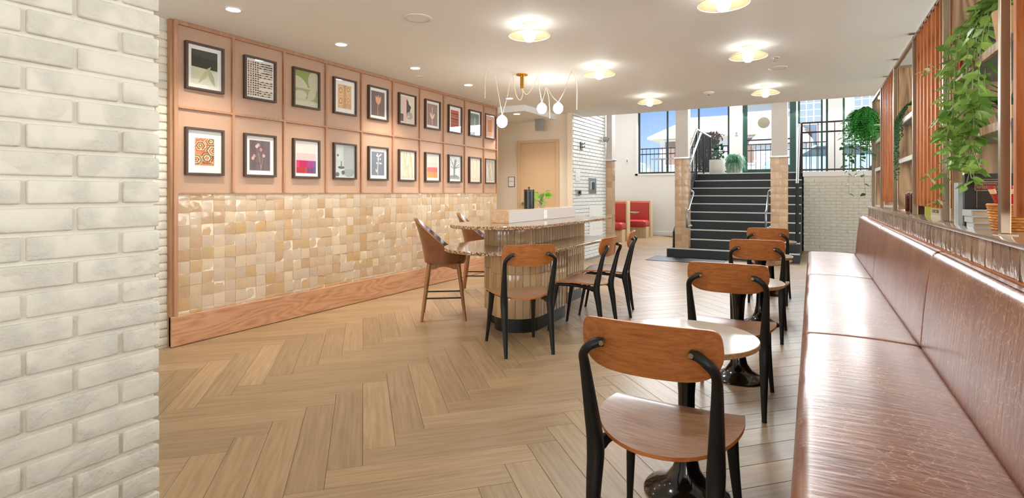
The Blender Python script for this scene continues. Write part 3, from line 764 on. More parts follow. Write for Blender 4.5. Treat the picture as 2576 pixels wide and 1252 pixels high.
# side room and rear walls (out of view; they close the place and hold its windows)
def wall_with_windows(name, label, plane, axis, spans, lo, hi, z0, z1, ztop):
    b = MB(); c = lo
    def B(a0, a1, za, zb):
        if axis == 0: b.box(plane, plane + 0.12, a0, a1, za, zb)
        else: b.box(a0, a1, plane - 0.12, plane, za, zb)
    for a0, a1 in spans:
        B(c, a0, 0, ztop); B(a0, a1, 0, z0); B(a0, a1, z1, ztop); c = a1
    B(c, hi, 0, ztop)
    w = struct(b.build(name, 'white_wall'), label, 'wall')
    n = 0
    for a0, a1 in spans:
        for m_ in (a0, (a0 + a1) / 2, a1):
            if axis == 0: bx(plane, plane + 0.05, m_ - 0.025, m_ + 0.025, z0, z1).build('mullion', 'frame_dark', w)
            else: bx(m_ - 0.025, m_ + 0.025, plane - 0.05, plane, z0, z1).build('mullion', 'frame_dark', w)
        if axis == 0: bx(plane, plane + 0.05, a0, a1, (z0 + z1) / 2 - 0.02, (z0 + z1) / 2 + 0.02).build('transom', 'frame_dark', w)
        else: bx(a0, a1, plane - 0.05, plane, (z0 + z1) / 2 - 0.02, (z0 + z1) / 2 + 0.02).build('transom', 'frame_dark', w)
    return w
wall_with_windows('wall_right', 'white wall of the side room with dark-framed windows', 5.2, 0, [(0.2, 2.2), (3.2, 5.2), (6.2, 8.2)], -3.6, YW, 0.8, 2.66, 4.4)
wall_with_windows('wall_rear', 'white rear wall behind the camera with windows', -3.5, 1, [(-4.0, -2.0), (0.2, 2.2)], -8, 5.2, 0.8, 2.5, CEIL)
struct(bx(-8.1, -8.0, -3.6, 7.5, 0, CEIL).build('wall_outer_left', 'white_wall'), 'plain outer wall behind the long left wall', 'wall')
struct(bx(-8, 5.4, -3.7, YC, CEIL + 0.3, CEIL + 0.4).build('roof', 'roof_grey'), 'flat roof above the lounge', 'roof')

# ================================================================== STAIRS, COLUMNS, BOOTHS
st = thing('staircase', 'wide black staircase with pale nosing strips rising to the landing', 'stairs', (0, 0, 0))
SX0, SX1 = -2.42, -0.19
for k in range(NSTEP):
    y = SY0 + k * RUN - (0.0 if k else 0.0)
    z1 = RISE * (k + 1)
    x0 = -2.545 if k == 0 else (-2.49 if k == 1 else SX0)
    y_back = y + RUN if k < NSTEP - 1 else LY + 0.02
    s_ = bx(x0, SX1, y, max(y_back, y + 0.03), 0, z1).build('step', 'stair_black', st, bevel=0.004, seg=1)
    bx(x0, SX1, y - 0.012, y + 0.02, z1 - 0.022, z1 + 0.002).build('nosing', 'nosing_strip', s_, bevel=0.003, seg=1)
b = MB(); b.prism([(SY0 + 0.1, RISE), (SY0 + 0.1, RISE + 0.32), (LY, LZ + 0.16), (LY + 0.1, LZ + 0.16), (LY + 0.1, 0.0), (SY0 + 0.4, 0.0)], SX0 - 0.03, SX0 - 0.004, axis=0)
b.build('stringer', 'stair_black', st)
fm = tag(bx(-2.75, -1.4, 10.02, SY0 - 0.03, 0, 0.008).build('floor_dark_sheet', 'rail_black', bevel=0.002, seg=1), 'flat dark sheet lying before the bottom stair step', 'mat')  # thin dark sheet on the floor before the steps
# columns clad in glazed tile
def column(label, x0, x1, y0, zb, ztile, w_y=0.26):
    t = thing('tiled_column', label, 'column', ((x0 + x1) / 2, y0 + w_y / 2, zb), 0, None)
    a = (x1 - x0) / 2; d = w_y / 2; H = 4.4 - zb; zt = ztile - zb
    bx(-a + 0.012, a - 0.012, -d + 0.012, d - 0.012, 0, H).build('shaft', 'post_grey', t)
    n = max(1, round(2 * a / 0.13)); tw = 2 * a / n; th_ = 0.13; rows = int(zt / th_); th_ = zt / rows
    vv = [tile_variant(tw - 0.003, th_ - 0.003, s + 20) for s in range(3)]
    ms = [q.mesh('tile', 'column_tile', smooth=50) for q in vv]
    for r in range(rows):
        for i in range(n):
            put('tile', random.choice(ms), t, (-a + i * tw, -d + 0.012, r * th_), (0, 0, -PI / 2 + random.uniform(-0.015, 0.015)))
        put('tile', random.choice(ms), t, (a - 0.012, -d + 0.004, r * th_), (0, 0, random.uniform(-0.01, 0.01)), (1, 2 * d / tw * 0.98, 1))
        put('tile', random.choice(ms), t, (-a + 0.012, d - 0.004, r * th_), (0, 0, PI), (1, 2 * d / tw * 0.98, 1))
    bx(-a - 0.022, a + 0.022, -d - 0.022, d + 0.022, zt, zt + 0.03).build('ledge_trim', 'chrome', t, bevel=0.003)
    return t
column('pillar with glossy tan tiles on the left side of the stairs', -2.39, -2.125, SY0 + 0.012, RISE, 1.95, 0.256)
column('pillar with sunlit tan tiles on the right side of the stairs', -0.665, -0.38, SY0 + 0.012, RISE, 1.92, 0.256)
column('pillar with tiled foot at the end of white brick', -3.73, -3.585, 10.57, 0, 1.93, 0.2)
# handrails
def rail(label, x, side):
    """grab rail looping in front of a column and returning into it; side: direction of the column in x"""
    t = thing('handrail', label, 'handrail', (x, SY0, 0))
    pts = [(0.03 * side, 0.10, 0.62), (0, 0.06, 0.62), (0, -0.36, 0.62), (0, -0.40, 0.66), (0, -0.40, 0.90), (0, -0.36, 0.94), (0, -0.24, 0.945), (0, 0.20, 1.235), (0, 0.235, 1.275), (0.01 * side, 0.235, 1.30), (0.04 * side, 0.22, 1.305)]
    b = MB(); b.tube(pts, 0.019, 10); b.build('rail_tube', 'handrail_steel', t, smooth=60)
    for z, y in ((0.62, 0.10), (1.305, 0.22)):
        b = MB(); b.tube([(0.02 * side, y, z), (0.045 * side, y, z)], 0.032, 14); b.build('wall_flange', 'handrail_steel', t, smooth=40)
    return t
rail('curved steel handrail by the left stair pillar', -2.075, -1)
rail('curved steel handrail by the right stair pillar', -0.715, 1)
# guard beside the stairs on the left and the landing railing on the right
g1 = thing('stair_guard', 'pale-framed guard with dark infill along the left of the landing', 'railing', (-2.38, 0, 0))
sl = RISE / RUN
def bar(b, p, q, r=0.02): b.tube([p, q], r, 8, ref=(1, 0, 0) if abs(p[0] - q[0]) < 0.5 else (0, 1, 0), sq=0.5)
ya, yb, ye = 12.0, 13.1, 15.07
def zr(y): return LZ + 1.04 - max(0, yb - y) * sl
b = MB(); bar(b, (0, ya, zr(ya)), (0, yb, zr(yb)), 0.022); bar(b, (0, yb, zr(yb)), (0, ye, zr(ye)), 0.022); b.build('top_rail', 'post_grey', g1)
b = MB(); b.tube([(0.08, ya - 0.2, zr(ya) - 0.15 - 0.2 * sl), (0.08, yb + 0.1, zr(yb) - 0.15 + 0.1 * sl), (0.08, yb + 0.16, zr(yb) - 0.10)], 0.019, 10); b.build('hand_tube', 'handrail_steel', g1, smooth=60)
for y in (yb, 14.05, ye):
    b = MB(); bar(b, (0, y, LZ if y > LY else 1.6), (0, y, zr(y))); b.build('post', 'rail_black', g1)
for q in range(26):
    y = ya + 0.06 + q * (ye - ya - 0.1) / 26
    b = MB(); bar(b, (0, y, max(RISE, zr(y) - 0.95)), (0, y, zr(y)), 0.008); b.build('picket', 'rail_black', g1)
def railing(name, label, x0, x1, y, zb, zt, rails, step, mat='rail_black', posts=1.2, pick=0.008, group=None):
    t = thing(name, label, 'railing', (0, y, 0))
    for z in rails:
        b = MB(); bar(b, (x0, 0, z), (x1, 0, z), 0.018); b.build('rail', mat, t)
    n = int((x1 - x0) / step)
    me = None
    for i in range(n + 1):
        x = x0 + (x1 - x0) * i / n
        big = posts and (abs((x - x0) / posts - round((x - x0) / posts)) * posts < step / 2)
        r = 0.02 if big else pick
        b = MB(); b.box(x - r, x + r, -r, r, zb, zt); b.build('post' if big else 'picket', mat, t)
    return t
railing('landing_railing', 'brown-black picket railing on top of the low white brick wall', -0.2, 2.6, LY + 0.0, LZ, LZ + 1.07, (LZ + 0.04, LZ + 0.86, LZ + 1.07), 0.15, 'rail_brown', 1.4)
g2 = thing('stair_guard', 'tall dark stair guard post pair beside the right stair edge', 'railing', (-0.24, 0, 0))
b = MB(); bar(b, (0, SY0 + 0.3, RISE * 2), (0, SY0 + 0.3, 1.45), 0.03); b.build('post', 'rail_black', g2)
b = MB(); bar(b, (0, LY - 0.12, LZ - 0.2), (0, LY - 0.12, LZ + 1.07), 0.03); b.build('post', 'rail_black', g2)
b = MB(); bar(b, (0, SY0 + 0.3, 1.42), (0, LY - 0.12, LZ + 1.05), 0.022); b.build('sloped_rail', 'handrail_steel', g2)
# booths
def booth(label, x0, x1, y, face):
    t = thing('dining_booth', label, 'booth', ((x0 + x1) / 2, y, 0), 0, 'red booths by the window wall')
    a = (x1 - x0) / 2
    bx(-a, a, -0.02, 0.05, 0, 1.02).build('back_panel', 'booth_oak', t, bevel=0.004)
    bx(-a, a, -0.03, 0.06, 1.02, 1.05).build('cap', 'booth_oak', t, bevel=0.004)
    bx(a, a + 0.04, -0.19, 0.06, 0, 1.05).build('end_panel', 'booth_oak', t, bevel=0.004)
    s_ = -face
    ys = sorted((0.05 * s_ if s_ > 0 else -0.02, 0.17 * s_)); bx(-a + 0.02, a - 0.005, ys[0], ys[1], 0.44, 1.01).build('back_cushion', 'red_vinyl', t, bevel=0.03, seg=4, smooth=60)
    ys = sorted((0.12 * s_, 0.60 * s_)); bx(-a + 0.02, a + 0.01, ys[0], ys[1], 0.30, 0.50).build('seat_cushion', 'red_vinyl', t, bevel=0.07, seg=5, smooth=60)
    ys = sorted((0.06 * s_, 0.5 * s_)); bx(-a + 0.02, a, ys[0], ys[1], 0, 0.31).build('base', 'booth_oak', t)
    return t
booth('red booth seat in pale oak standing against the window wall', -5.9, -4.08, 15.45, 1)
booth('red booth seat whose back ends beside the tiled pillar', -5.9, -4.28, 13.9, 1)
tb = thing('booth_table', 'grey table between the two red booths', 'table', (-4.95, 14.4, 0))
bx(-0.75, 0.75, -0.3, 0.3, 0.71, 0.745).build('table_top', 'shelf_grey', tb, bevel=0.005); b = MB(); b.lathe([(0.2, 0), (0.2, 0.02), (0.04, 0.05), (0.035, 0.71)], 20); b.build('pedestal', 'black_metal', tb, smooth=40)
# slatted screen with tile dado beyond the white brick
ss = thing('slat_screen', 'screen of white vertical slats over a tan tiled dado', 'screen', (0, 12.6, 0))
xl, xr = -5.2, -4.28
bx(xl, xr, 0.0, 0.1, 0, 1.55).build('dado', 'column_tile', ss); bx(xl, xr + 0.03, -0.03, 0.13, 1.55, 1.6).build('dado_cap', 'post_grey', ss)
bx(xl, xr, 0.02, 0.08, 1.6, 2.2).build('panel', 'post_grey', ss); bx(xl, xr, -0.02, 0.12, 2.2, 2.4).build('beam', 'white_wall', ss)
for i in range(9):
    x = xl + 0.05 + i * 0.11; bx(x, x + 0.035, 0.0, 0.1, 2.4, 4.35).build('slat', 'white_plastic', ss)

# ================================================================== LIGHT FITTINGS
def dish_lamp(label, x, y, group='glass dish lamps on the ceiling'):
    t = thing('dish_lamp', label, 'lamp', (x, y, CEIL), 0, group)
    b = MB(); b.lathe([(0.0, 0), (0.06, 0), (0.06, -0.018), (0.028, -0.024), (0.028, -0.06), (0.0, -0.06)], 20); b.build('mount', 'dish_rim', t, smooth=40)
    b = MB(); b.lathe([(0.03, -0.05), (0.075, -0.054), (0.12, -0.066), (0.16, -0.086), (0.175, -0.1), (0.172, -0.103), (0.155, -0.091), (0.117, -0.072), (0.074, -0.060), (0.03, -0.056)], 40, cap=False); d = b.build('dish', 'dish_glass', t, smooth=60)
    b = MB(); b.tube([(0.175 * math.cos(a * PI / 20), 0.175 * math.sin(a * PI / 20), -0.101) for a in range(41)], 0.003, 6, ref=(0, 0, 1)); b.build('rim', 'dish_rim', d, smooth=60)
    b = MB(); b.lathe([(0.0, -0.155), (0.025, -0.149), (0.043, -0.132), (0.05, -0.107), (0.043, -0.082), (0.025, -0.065), (0.0, -0.06)], 14); b.build('globe', 'lamp_globe', t, smooth=60)
    sp = light('dish_lamp_light', 'SPOT', (0, 0, -0.175), 24, (0.88, 0.97, 1.0), (0, 0, 0), spot_size=math.radians(172), spot_blend=0.35, shadow_soft_size=0.05)
    sp.parent = t
plain('dish_rim', lin(250, 232, 200), 0.3)
names = {4.0: 'above the island end', 5.68: 'above the island', 7.86: 'near the stair hall'}
lab = {(-2.085, 4.0): 'round glass dish lamp over the rounded end of the island', (-2.085, 5.70): 'round glass dish lamp right beside the cord pendant', (-2.085, 7.84): 'round glass dish lamp closest to the white brick wall',
       (-0.545, 4.0): 'round glass dish lamp above the second bistro table', (-0.545, 5.67): 'round glass dish lamp next to the small ceiling sprinkler', (-0.545, 7.87): 'round glass dish lamp in line with the stair edge',
       (-2.085, 2.3): 'added unseen glass dish lamp above open herringbone floor', (-0.545, 2.3): 'added unseen glass dish lamp above the first bistro table'}  # this near pair is out of view, added for extra light
for (x, y), l_ in lab.items(): dish_lamp(l_, x, y)
dl_lab = ['beside the brick strip end of the panelling', 'in front of the third picture column', 'in front of the fifth picture column', 'in front of the seventh picture column', 'in front of the ninth picture column']
for (x, y, z, l_) in [(-3.93, 2.55, CEIL, 0), (-3.95, 3.66, CEIL, 1), (-3.96, 4.77, CEIL, 2), (-3.965, 5.86, CEIL, 3), (-3.99, 7.0, CEIL, 4), (-4.33, 7.85, 2.60, 5)]:
    t = thing('downlight', ('recessed ceiling downlight ' + dl_lab[l_]) if l_ < 5 else 'recessed downlight in the lowered ceiling by the door', 'downlight', (x, y, z), 0, 'recessed downlights along the panelled wall')
    b = MB(); b.lathe([(0.052, -0.001), (0.066, -0.001), (0.066, -0.006), (0.052, -0.006)], 24, cap=False); b.build('bezel', 'white_plastic', t, smooth=40)
    b = MB(); b.lathe([(0.0, -0.004), (0.052, -0.004), (0.052, -0.002), (0, -0.002)], 20); b.build('lens', 'downlight_lens', t)
    sp = light('downlight_beam', 'SPOT', (0, 0, -0.02), (68, 92, 72, 88, 70, 60)[l_], WARM, (math.radians(8 if l_ in (0, 2) else 0), math.radians((15, 0, 15, 0, 0, 0)[l_]), 0), spot_size=math.radians((86, 92, 86, 90, 92, 130)[l_]), spot_blend=0.85, shadow_soft_size=0.03)
    sp.parent = t
# ceiling speakers, detector, sprinkler
for (x, y, l_, r) in [(-2.81, 3.42, 'round white ceiling speaker between downlights and first dish lamp', 0.115), (-0.34, 6.8, 'round white ceiling speaker in front of the stair windows', 0.10), (-4.2, 5.13, 'small round ceiling plate near the panelling', 0.05)]:
    t = thing('ceiling_speaker', l_, 'speaker', (x, y, CEIL))
    b = MB(); b.lathe([(r * 0.86, -0.001), (r, -0.001), (r, -0.005), (r * 0.86, -0.008)], 36, cap=False); b.build('ring', 'white_plastic', t, smooth=40)
    b = MB(); b.lathe([(0, -0.004), (r * 0.87, -0.004), (r * 0.87, -0.001), (0, -0.001)], 36); b.build('grille', 'ceiling_paint', t)
t = thing('smoke_detector', 'round white smoke detector on the ceiling before the stairs', 'detector', (-1.28, 7.97, CEIL))
b = MB(); b.lathe([(0.075, 0), (0.075, -0.012), (0.055, -0.03), (0, -0.034)], 24); b.build('body', 'white_plastic', t, smooth=40); b = MB(); b.lathe([(0.02, -0.034), (0.02, -0.04), (0, -0.041)], 12); b.build('sensor', 'grey_plastic', t, smooth=40)
t = thing('sprinkler_head', 'tiny metal sprinkler head beside a dish lamp', 'sprinkler', (-0.34, 6.28, CEIL))
b = MB(); b.lathe([(0.03, 0), (0.03, -0.004), (0.01, -0.008), (0.01, -0.035), (0.022, -0.036), (0.022, -0.039), (0, -0.039)], 14); b.build('body', 'chrome', t, smooth=40); b = MB(); b.lathe([(0.03, 0.0), (0.045, 0.0), (0.045, -0.004), (0.03, -0.005)], 16, cap=False); b.build('escutcheon', 'white_plastic', t)
# cord pendant with three globes
pt = thing('cord_pendant', 'brass ceiling pendant with swagged cords and three glowing globes', 'pendant', (0, 0, CEIL))
b = MB(); b.lathe([(0, 0), (0.07, 0), (0.07, -0.012), (0.03, -0.02), (0.022, -0.03), (0.022, -0.16), (0.012, -0.175), (0, -0.175)], 24, (-3.05, 5.66)); b.build('canopy', 'brass', pt, smooth=40)
P1, P2, C_, P3, P4, P5 = (-3.04, 4.95), (-3.10, 5.5), (-3.05, 5.66), (-2.92, 5.81), (-3.08, 6.40), (-2.44, 5.74)
G = [((-3.07, 5.22), 2.08), ((-3.0, 6.1), 2.345), ((-2.76, 6.07), 2.325)]
def cord(pts, n=8):
    b = MB(); b.tube(smooth_path([(p[0], p[1], p[2] - CEIL) for p in pts], n), 0.0042, 6); return b.build('cord', 'cord_white', pt, smooth=60)
def hook(p):
    b = MB(); b.tube([(p[0], p[1], 0), (p[0], p[1], -0.02), (p[0] + 0.008, p[1], -0.026), (p[0] + 0.012, p[1], -0.018)], 0.003, 6); b.build('hook', 'cord_white', pt)
for p in (P1, P2, P3, P4, P5): hook(p)
def g3(g, dz=0.075): return (g[0][0], g[0][1], g[1] + dz)
zt = CEIL - 0.025
cord([(P1[0] - 0.07, P1[1] - 0.03, 2.30), (P1[0] - 0.06, P1[1] - 0.03, 2.55), (P1[0], P1[1], zt), (P1[0] * 0.45 + G[0][0][0] * 0.55, P1[1] * 0.4 + G[0][0][1] * 0.6, 2.38), g3(G[0])])
cord([g3(G[0]), (G[0][0][0] * 0.5 + P2[0] * 0.5, G[0][0][1] * 0.5 + P2[1] * 0.5, 2.38), (P2[0], P2[1], zt), (P2[0] + 0.02, P2[1] + 0.06, 2.45), ((P2[0] + C_[0]) / 2 + 0.03, (P2[1] + C_[1]) / 2 + 0.02, 2.38), (C_[0] + 0.01, C_[1], 2.46), (C_[0], C_[1], 2.53)])
cord([(C_[0], C_[1], 2.53), (C_[0] + 0.04, C_[1] + 0.04, 2.46), (P3[0] - 0.05, P3[1] - 0.03, 2.55), (P3[0], P3[1], zt), (P3[0] * 0.5 + G[1][0][0] * 0.5, P3[1] * 0.5 + G[1][0][1] * 0.5, 2.55), g3(G[1])])
cord([g3(G[1]), (G[1][0][0] * 0.5 + P4[0] * 0.5, G[1][0][1] * 0.5 + P4[1] * 0.5, 2.55), (P4[0], P4[1], zt), (P4[0] * 0.5 + G[2][0][0] * 0.5, P4[1] * 0.5 + G[2][0][1] * 0.5, 2.52), g3(G[2])])
cord([g3(G[2]), (G[2][0][0] * 0.5 + P5[0] * 0.5, G[2][0][1] * 0.5 + P5[1] * 0.5, 2.50), (P5[0], P5[1], zt), (P5[0] + 0.05, P5[1] + 0.03, 2.55), (P5[0] + 0.05, P5[1] + 0.04, 2.24)])
cord([(P4[0], P4[1], zt), (P4[0] + 0.03, P4[1] + 0.02, 2.5), (P4[0] + 0.04, P4[1] + 0.02, 2.26)])
for g, z in G:
    b = MB(); r = 0.062
    b.lathe([(r * math.sin(a * PI / 10) * (0.0 if a in (0,) else 1), z - CEIL - 1.12 * r * math.cos(a * PI / 10)) for a in range(0, 10)] + [(0.02, z - CEIL + 1.1 * r)], 18, g)
    go = b.build('globe', 'pendant_globe', pt, smooth=70)
    b = MB(); b.lathe([(0.02, z - CEIL + 0.062), (0.02, z - CEIL + 0.074), (0.008, z - CEIL + 0.08)], 12, g); b.build('cap', 'cord_white', go, smooth=40)

# ================================================================== FRAMED PICTURES
def blob(cx, cy, rx, ry, n=18, a0=0, a1=360, rot=0):
    out = []
    for i in range(n + (0 if a1 - a0 >= 360 else 1)):
        a = math.radians(a0 + (a1 - a0) * i / n); x, y = rx * math.cos(a), ry * math.sin(a); r = math.radians(rot)
        out.append((cx + x * math.cos(r) - y * math.sin(r), cy + x * math.sin(r) + y * math.cos(r)))
    return out
def rc(a, b, c, d): return [(a, b), (c, b), (c, d), (a, d)]
def leafp(x, y, l, w, ang):
    r = math.radians(ang); pts = []
    for i in range(9): pts.append((i / 8 * l, w * math.sin(PI * i / 8)))
    for i in range(7, 0, -1): pts.append((i / 8 * l, -w * math.sin(PI * i / 8)))
    return [(x + p * math.cos(r) - q * math.sin(r), y + p * math.sin(r) + q * math.cos(r)) for p, q in pts]
def strokep(pts, w):
    a, b = [], []
    for i, p in enumerate(pts):
        q = Vector(pts[min(i + 1, len(pts) - 1)]) - Vector(pts[max(i - 1, 0)]); q = Vector((-q.y, q.x)).normalized() * w
        a.append((p[0] + q.x, p[1] + q.y)); b.append((p[0] - q.x, p[1] - q.y))
    return a + b[::-1]
rp = random.Random(5)
def art_hills(): return (206, 208, 176), [((64, 64, 66), rc(0, 0.55, 1, 1)), ((46, 50, 40), [(0, 0.5), (1, 0.46), (1, 0.78), (0.85, 0.8), (0.72, 0.76), (0.58, 0.82), (0.45, 0.74), (0.3, 0.86), (0.22, 0.76), (0.08, 0.86), (0, 0.84)]), ((224, 224, 206), [(0, 0.14), (0.5, 0.16), (0.8, 0.4), (1, 0.42), (1, 0), (0, 0)]), ((190, 194, 156), leafp(0.25, 0.02, 0.75, 0.07, 48)), ((178, 186, 150), leafp(0.9, 0.0, 0.6, 0.09, 118))]
def art_weave():
    L = []
    for i in range(11):
        for j in range(15):
            x, y = i / 11, j / 15; q = (i * 3 + j * 5) % 7
            if i in (2, 3, 4) and j < 9:
                L.append(((34, 34, 34), blob(x + 0.045, y + 0.033, 0.03 + 0.012 * ((i + j) % 2), 0.024, 4)))
            elif i < 5: L.append((((34, 34, 34) if q != 3 else (200, 110, 90)), rc(x + 0.02, y + 0.006, x + 0.055 + 0.01 * (q % 2), y + 0.048)))
            elif (j % 4) != 3: L.append((((44, 44, 44) if q not in (2,) else (214, 150, 140)), rc(x, y + 0.01, x + 0.088, y + (0.02 if q < 4 else 0.036))))
            if i > 6 and j > 9: L.append(((150, 150, 148), rc(x + 0.01, y + 0.02, x + 0.07, y + 0.05)))
    return (232, 220, 204), L
def art_petals(): return (184, 188, 156), [((140, 152, 84), rc(0, 0.55, 1, 1)), ((196, 192, 166), blob(0.25, 0.62, 0.34, 0.17, 20, rot=-25)), ((192, 188, 164), blob(0.82, 0.75, 0.24, 0.27, 20)), ((150, 160, 108), [(0, 0.3), (1, 0.14), (1, 0.5), (0, 0.5)]), ((198, 194, 170), blob(0.27, 0.32, 0.26, 0.12, 20)), ((190, 186, 160), leafp(0.55, 0.2, 0.5, 0.14, 40)), ((200, 198, 178), rc(0, 0, 1, 0.14))]
def art_maze():
    L = []
    for i in range(7): L.append(((186, 138, 84), rc(0.55, 0.08 + i * 0.06, 0.98, 0.1 + i * 0.06)))
    for y0 in (0.1, 0.55):
        for k in range(3):
            r = 0.2 - k * 0.06; L.append(((190, 142, 92) if k % 2 else (226, 196, 154), blob(0.2, y0 + 0.2, r * 1.1, r, 8, rot=22)))
            L.append(((190, 142, 92) if k % 2 else (226, 196, 154), blob(0.76, y0 + 0.28, r * 0.9, r * 0.8, 8, rot=22)))
    L.append(((180, 128, 74), rc(0.44, 0, 0.47, 1))); L.append(((180, 128, 74), rc(0.52, 0, 0.55, 1)))
    return (216, 180, 134), L
def stem_art(bg, fg, kind):
    L = [(fg, strokep([(0.5, 0.03), (0.48, 0.3), (0.52, 0.55)], 0.02))]
    if kind == 0: L += [(fg, leafp(0.52, 0.45, 0.42, 0.09, a)) for a in (62, 90, 118)]
    if kind == 1: L += [(fg, leafp(0.5, 0.3, 0.36, 0.06, 52)), (fg, leafp(0.5, 0.28, 0.4, 0.07, 125)), (fg, strokep([(0.5, 0.5), (0.5, 0.88)], 0.025))]
    if kind == 2:
        L += [(fg, strokep([(0.45, 0.2), (0.5, 0.5), (0.55, 0.72)], 0.016))] + [(fg, blob(0.4 + rp.uniform(0, 0.35), 0.5 + rp.uniform(0, 0.42), 0.05, 0.04, 7)) for _ in range(13)] + [(fg, leafp(0.42, 0.1, 0.2, 0.04, 120))]
    if kind == 3:
        L = [(fg, strokep([(0.55, 0.03), (0.5, 0.3), (0.42, 0.6)], 0.009)), (fg, strokep([(0.55, 0.03), (0.62, 0.35), (0.66, 0.6)], 0.009))] + [(c, blob(x, y, 0.075, 0.06, 7)) for c, x, y in (((206, 170, 160), 0.42, 0.85), ((196, 130, 110), 0.55, 0.7), ((206, 170, 160), 0.68, 0.5), ((190, 150, 132), 0.22, 0.48), ((206, 170, 160), 0.16, 0.4), ((214, 186, 174), 0.34, 0.8))]
    return bg, L
def art_rug():
    L = []
    pal = [(186, 96, 62), (222, 196, 150), (160, 70, 60), (206, 170, 110), (120, 104, 70), (228, 214, 186)]
    for q, (cx, cy) in enumerate([(0.28, 0.72), (0.28 + 0.55, 0.9), (0.62, 0.28), (0.05, 0.2), (0.95, 0.55)]):
        for k, s in enumerate((0.38, 0.31, 0.25, 0.18, 0.11, 0.05)): L.append((pal[(q + k) % 6], [(min(1, max(0, x)), min(1, max(0, y))) for x, y in blob(cx, cy, s, s * 0.62, 6, rot=0)]))
    for i in range(26): L.append((pal[i % 6], [(min(1, max(0, x)), min(1, max(0, y))) for x, y in blob(rp.random(), rp.random(), 0.045, 0.035, 4)]))
    return (204, 132, 92), L
def art_bands(): return (236, 214, 208), [((226, 188, 186), rc(0.0, 0.44, 1, 0.68)), ((186, 30, 92), rc(0, 0.02, 0.52, 0.44)), ((168, 62, 132), rc(0.52, 0.2, 0.9, 0.44)), ((176, 52, 56), rc(0, 0.02, 0.55, 0.2)), ((122, 70, 112), rc(0.55, 0.02, 0.9, 0.2)), ((84, 90, 140), rc(0.9, 0.02, 1, 0.44)), ((206, 60, 100), rc(0, 0.2, 0.16, 0.44))]
def art_ink(): return (196, 202, 200), [((150, 156, 158), blob(0.72, 0.16, 0.28, 0.16, 16)), ((170, 172, 170), rc(0.44, 0.25, 1, 1)), ((206, 210, 206), blob(0.2, 0.75, 0.15, 0.2)), ((84, 88, 90), blob(0.32, 0.3, 0.17, 0.045, 14)), ((90, 94, 94), blob(0.42, 0.14, 0.09, 0.07, 12)), ((98, 102, 102), blob(0.13, 0.08, 0.1, 0.07, 12)), ((100, 104, 110), blob(0.15, 0.68, 0.05, 0.04)), ((120, 124, 126), rc(0.3, 0.32, 0.36, 0.5))]
def art_cut(): return (222, 208, 190), [((228, 188, 182), rc(0.24, 0, 0.46, 1)), ((206, 200, 182), rc(0, 0.3, 0.24, 1)), ((92, 90, 86), rc(0.02, 0.04, 0.24, 0.32)), ((70, 78, 72), [(0.46, 0.92), (0.62, 0.8), (0.6, 0.74), (0.8, 0.62), (0.72, 0.5), (0.66, 0.3), (0.46, 0.24)]), ((170, 166, 152), blob(0.68, 0.28, 0.22, 0.15, 14)), ((224, 220, 206), [(0.5, 0.22), (0.62, 0.3), (0.66, 0.22)])]
def art_stripe(): return (176, 74, 58), [(c, [(0, y), (1, y - 0.02), (1, y + h - 0.02), (0, y + h)]) for c, y, h in (((196, 104, 80), 0.88, 0.1), ((120, 44, 46), 0.78, 0.05), ((222, 140, 110), 0.74, 0.03), ((160, 120, 96), 0.62, 0.08), ((226, 150, 126), 0.58, 0.03), ((140, 40, 46), 0.5, 0.06), ((214, 130, 104), 0.44, 0.03), ((140, 110, 92), 0.32, 0.08), ((220, 140, 110), 0.27, 0.03), ((196, 90, 66), 0.1, 0.12))]
def art_grad(): return (138, 158, 158), [((112, 124, 124), rc(0, 0.75, 1, 1)), ((126, 146, 146), rc(0, 0.55, 1, 0.75)), ((160, 178, 178), rc(0, 0.0, 1, 0.3)), ((176, 196, 194), leafp(0.45, 0.1, 0.8, 0.08, 84))]
def art_arch(): return (224, 176, 158), [((206, 142, 82), rc(0.28, 0.3, 0.72, 0.82)), ((210, 128, 58), blob(0.5, 0.24, 0.2, 0.1, 12)), ((226, 186, 170), rc(0.3, 0.18, 0.7, 0.24))]
def art_grass(c0, c1, c2): return c0, [((c1 if i % 2 else c2), strokep([(0.1 + i * 0.11, 0), (0.2 + i * 0.08 + 0.1 * math.sin(i * 2.1), 0.45), (0.15 + i * 0.1 + 0.22 * math.sin(i * 1.7), 0.9 + 0.08 * math.sin(i))], 0.045)) for i in range(8)]
def art_sun(): return (228, 206, 196), [((206, 110, 108), rc(0.03, 0.28, 0.97, 0.5)), ((206, 148, 86), rc(0.03, 0.03, 0.97, 0.28)), ((220, 196, 186), rc(0.05, 0.5, 0.95, 0.7))]
def art_tree(): return (226, 230, 226), [((150, 158, 156), [(0, 0), (1, 0), (1, 0.1), (0.65, 0.22), (0, 0.16)]), ((140, 150, 148), strokep([(0.42, 0.05), (0.45, 0.5), (0.6, 0.95)], 0.09))] + [((128, 138, 138), strokep([(0.45, 0.5), p], 0.02)) for p in ((0.05, 0.98), (0.1, 0.6), (0.95, 0.72), (0.98, 0.6), (0.25, 0.8))]
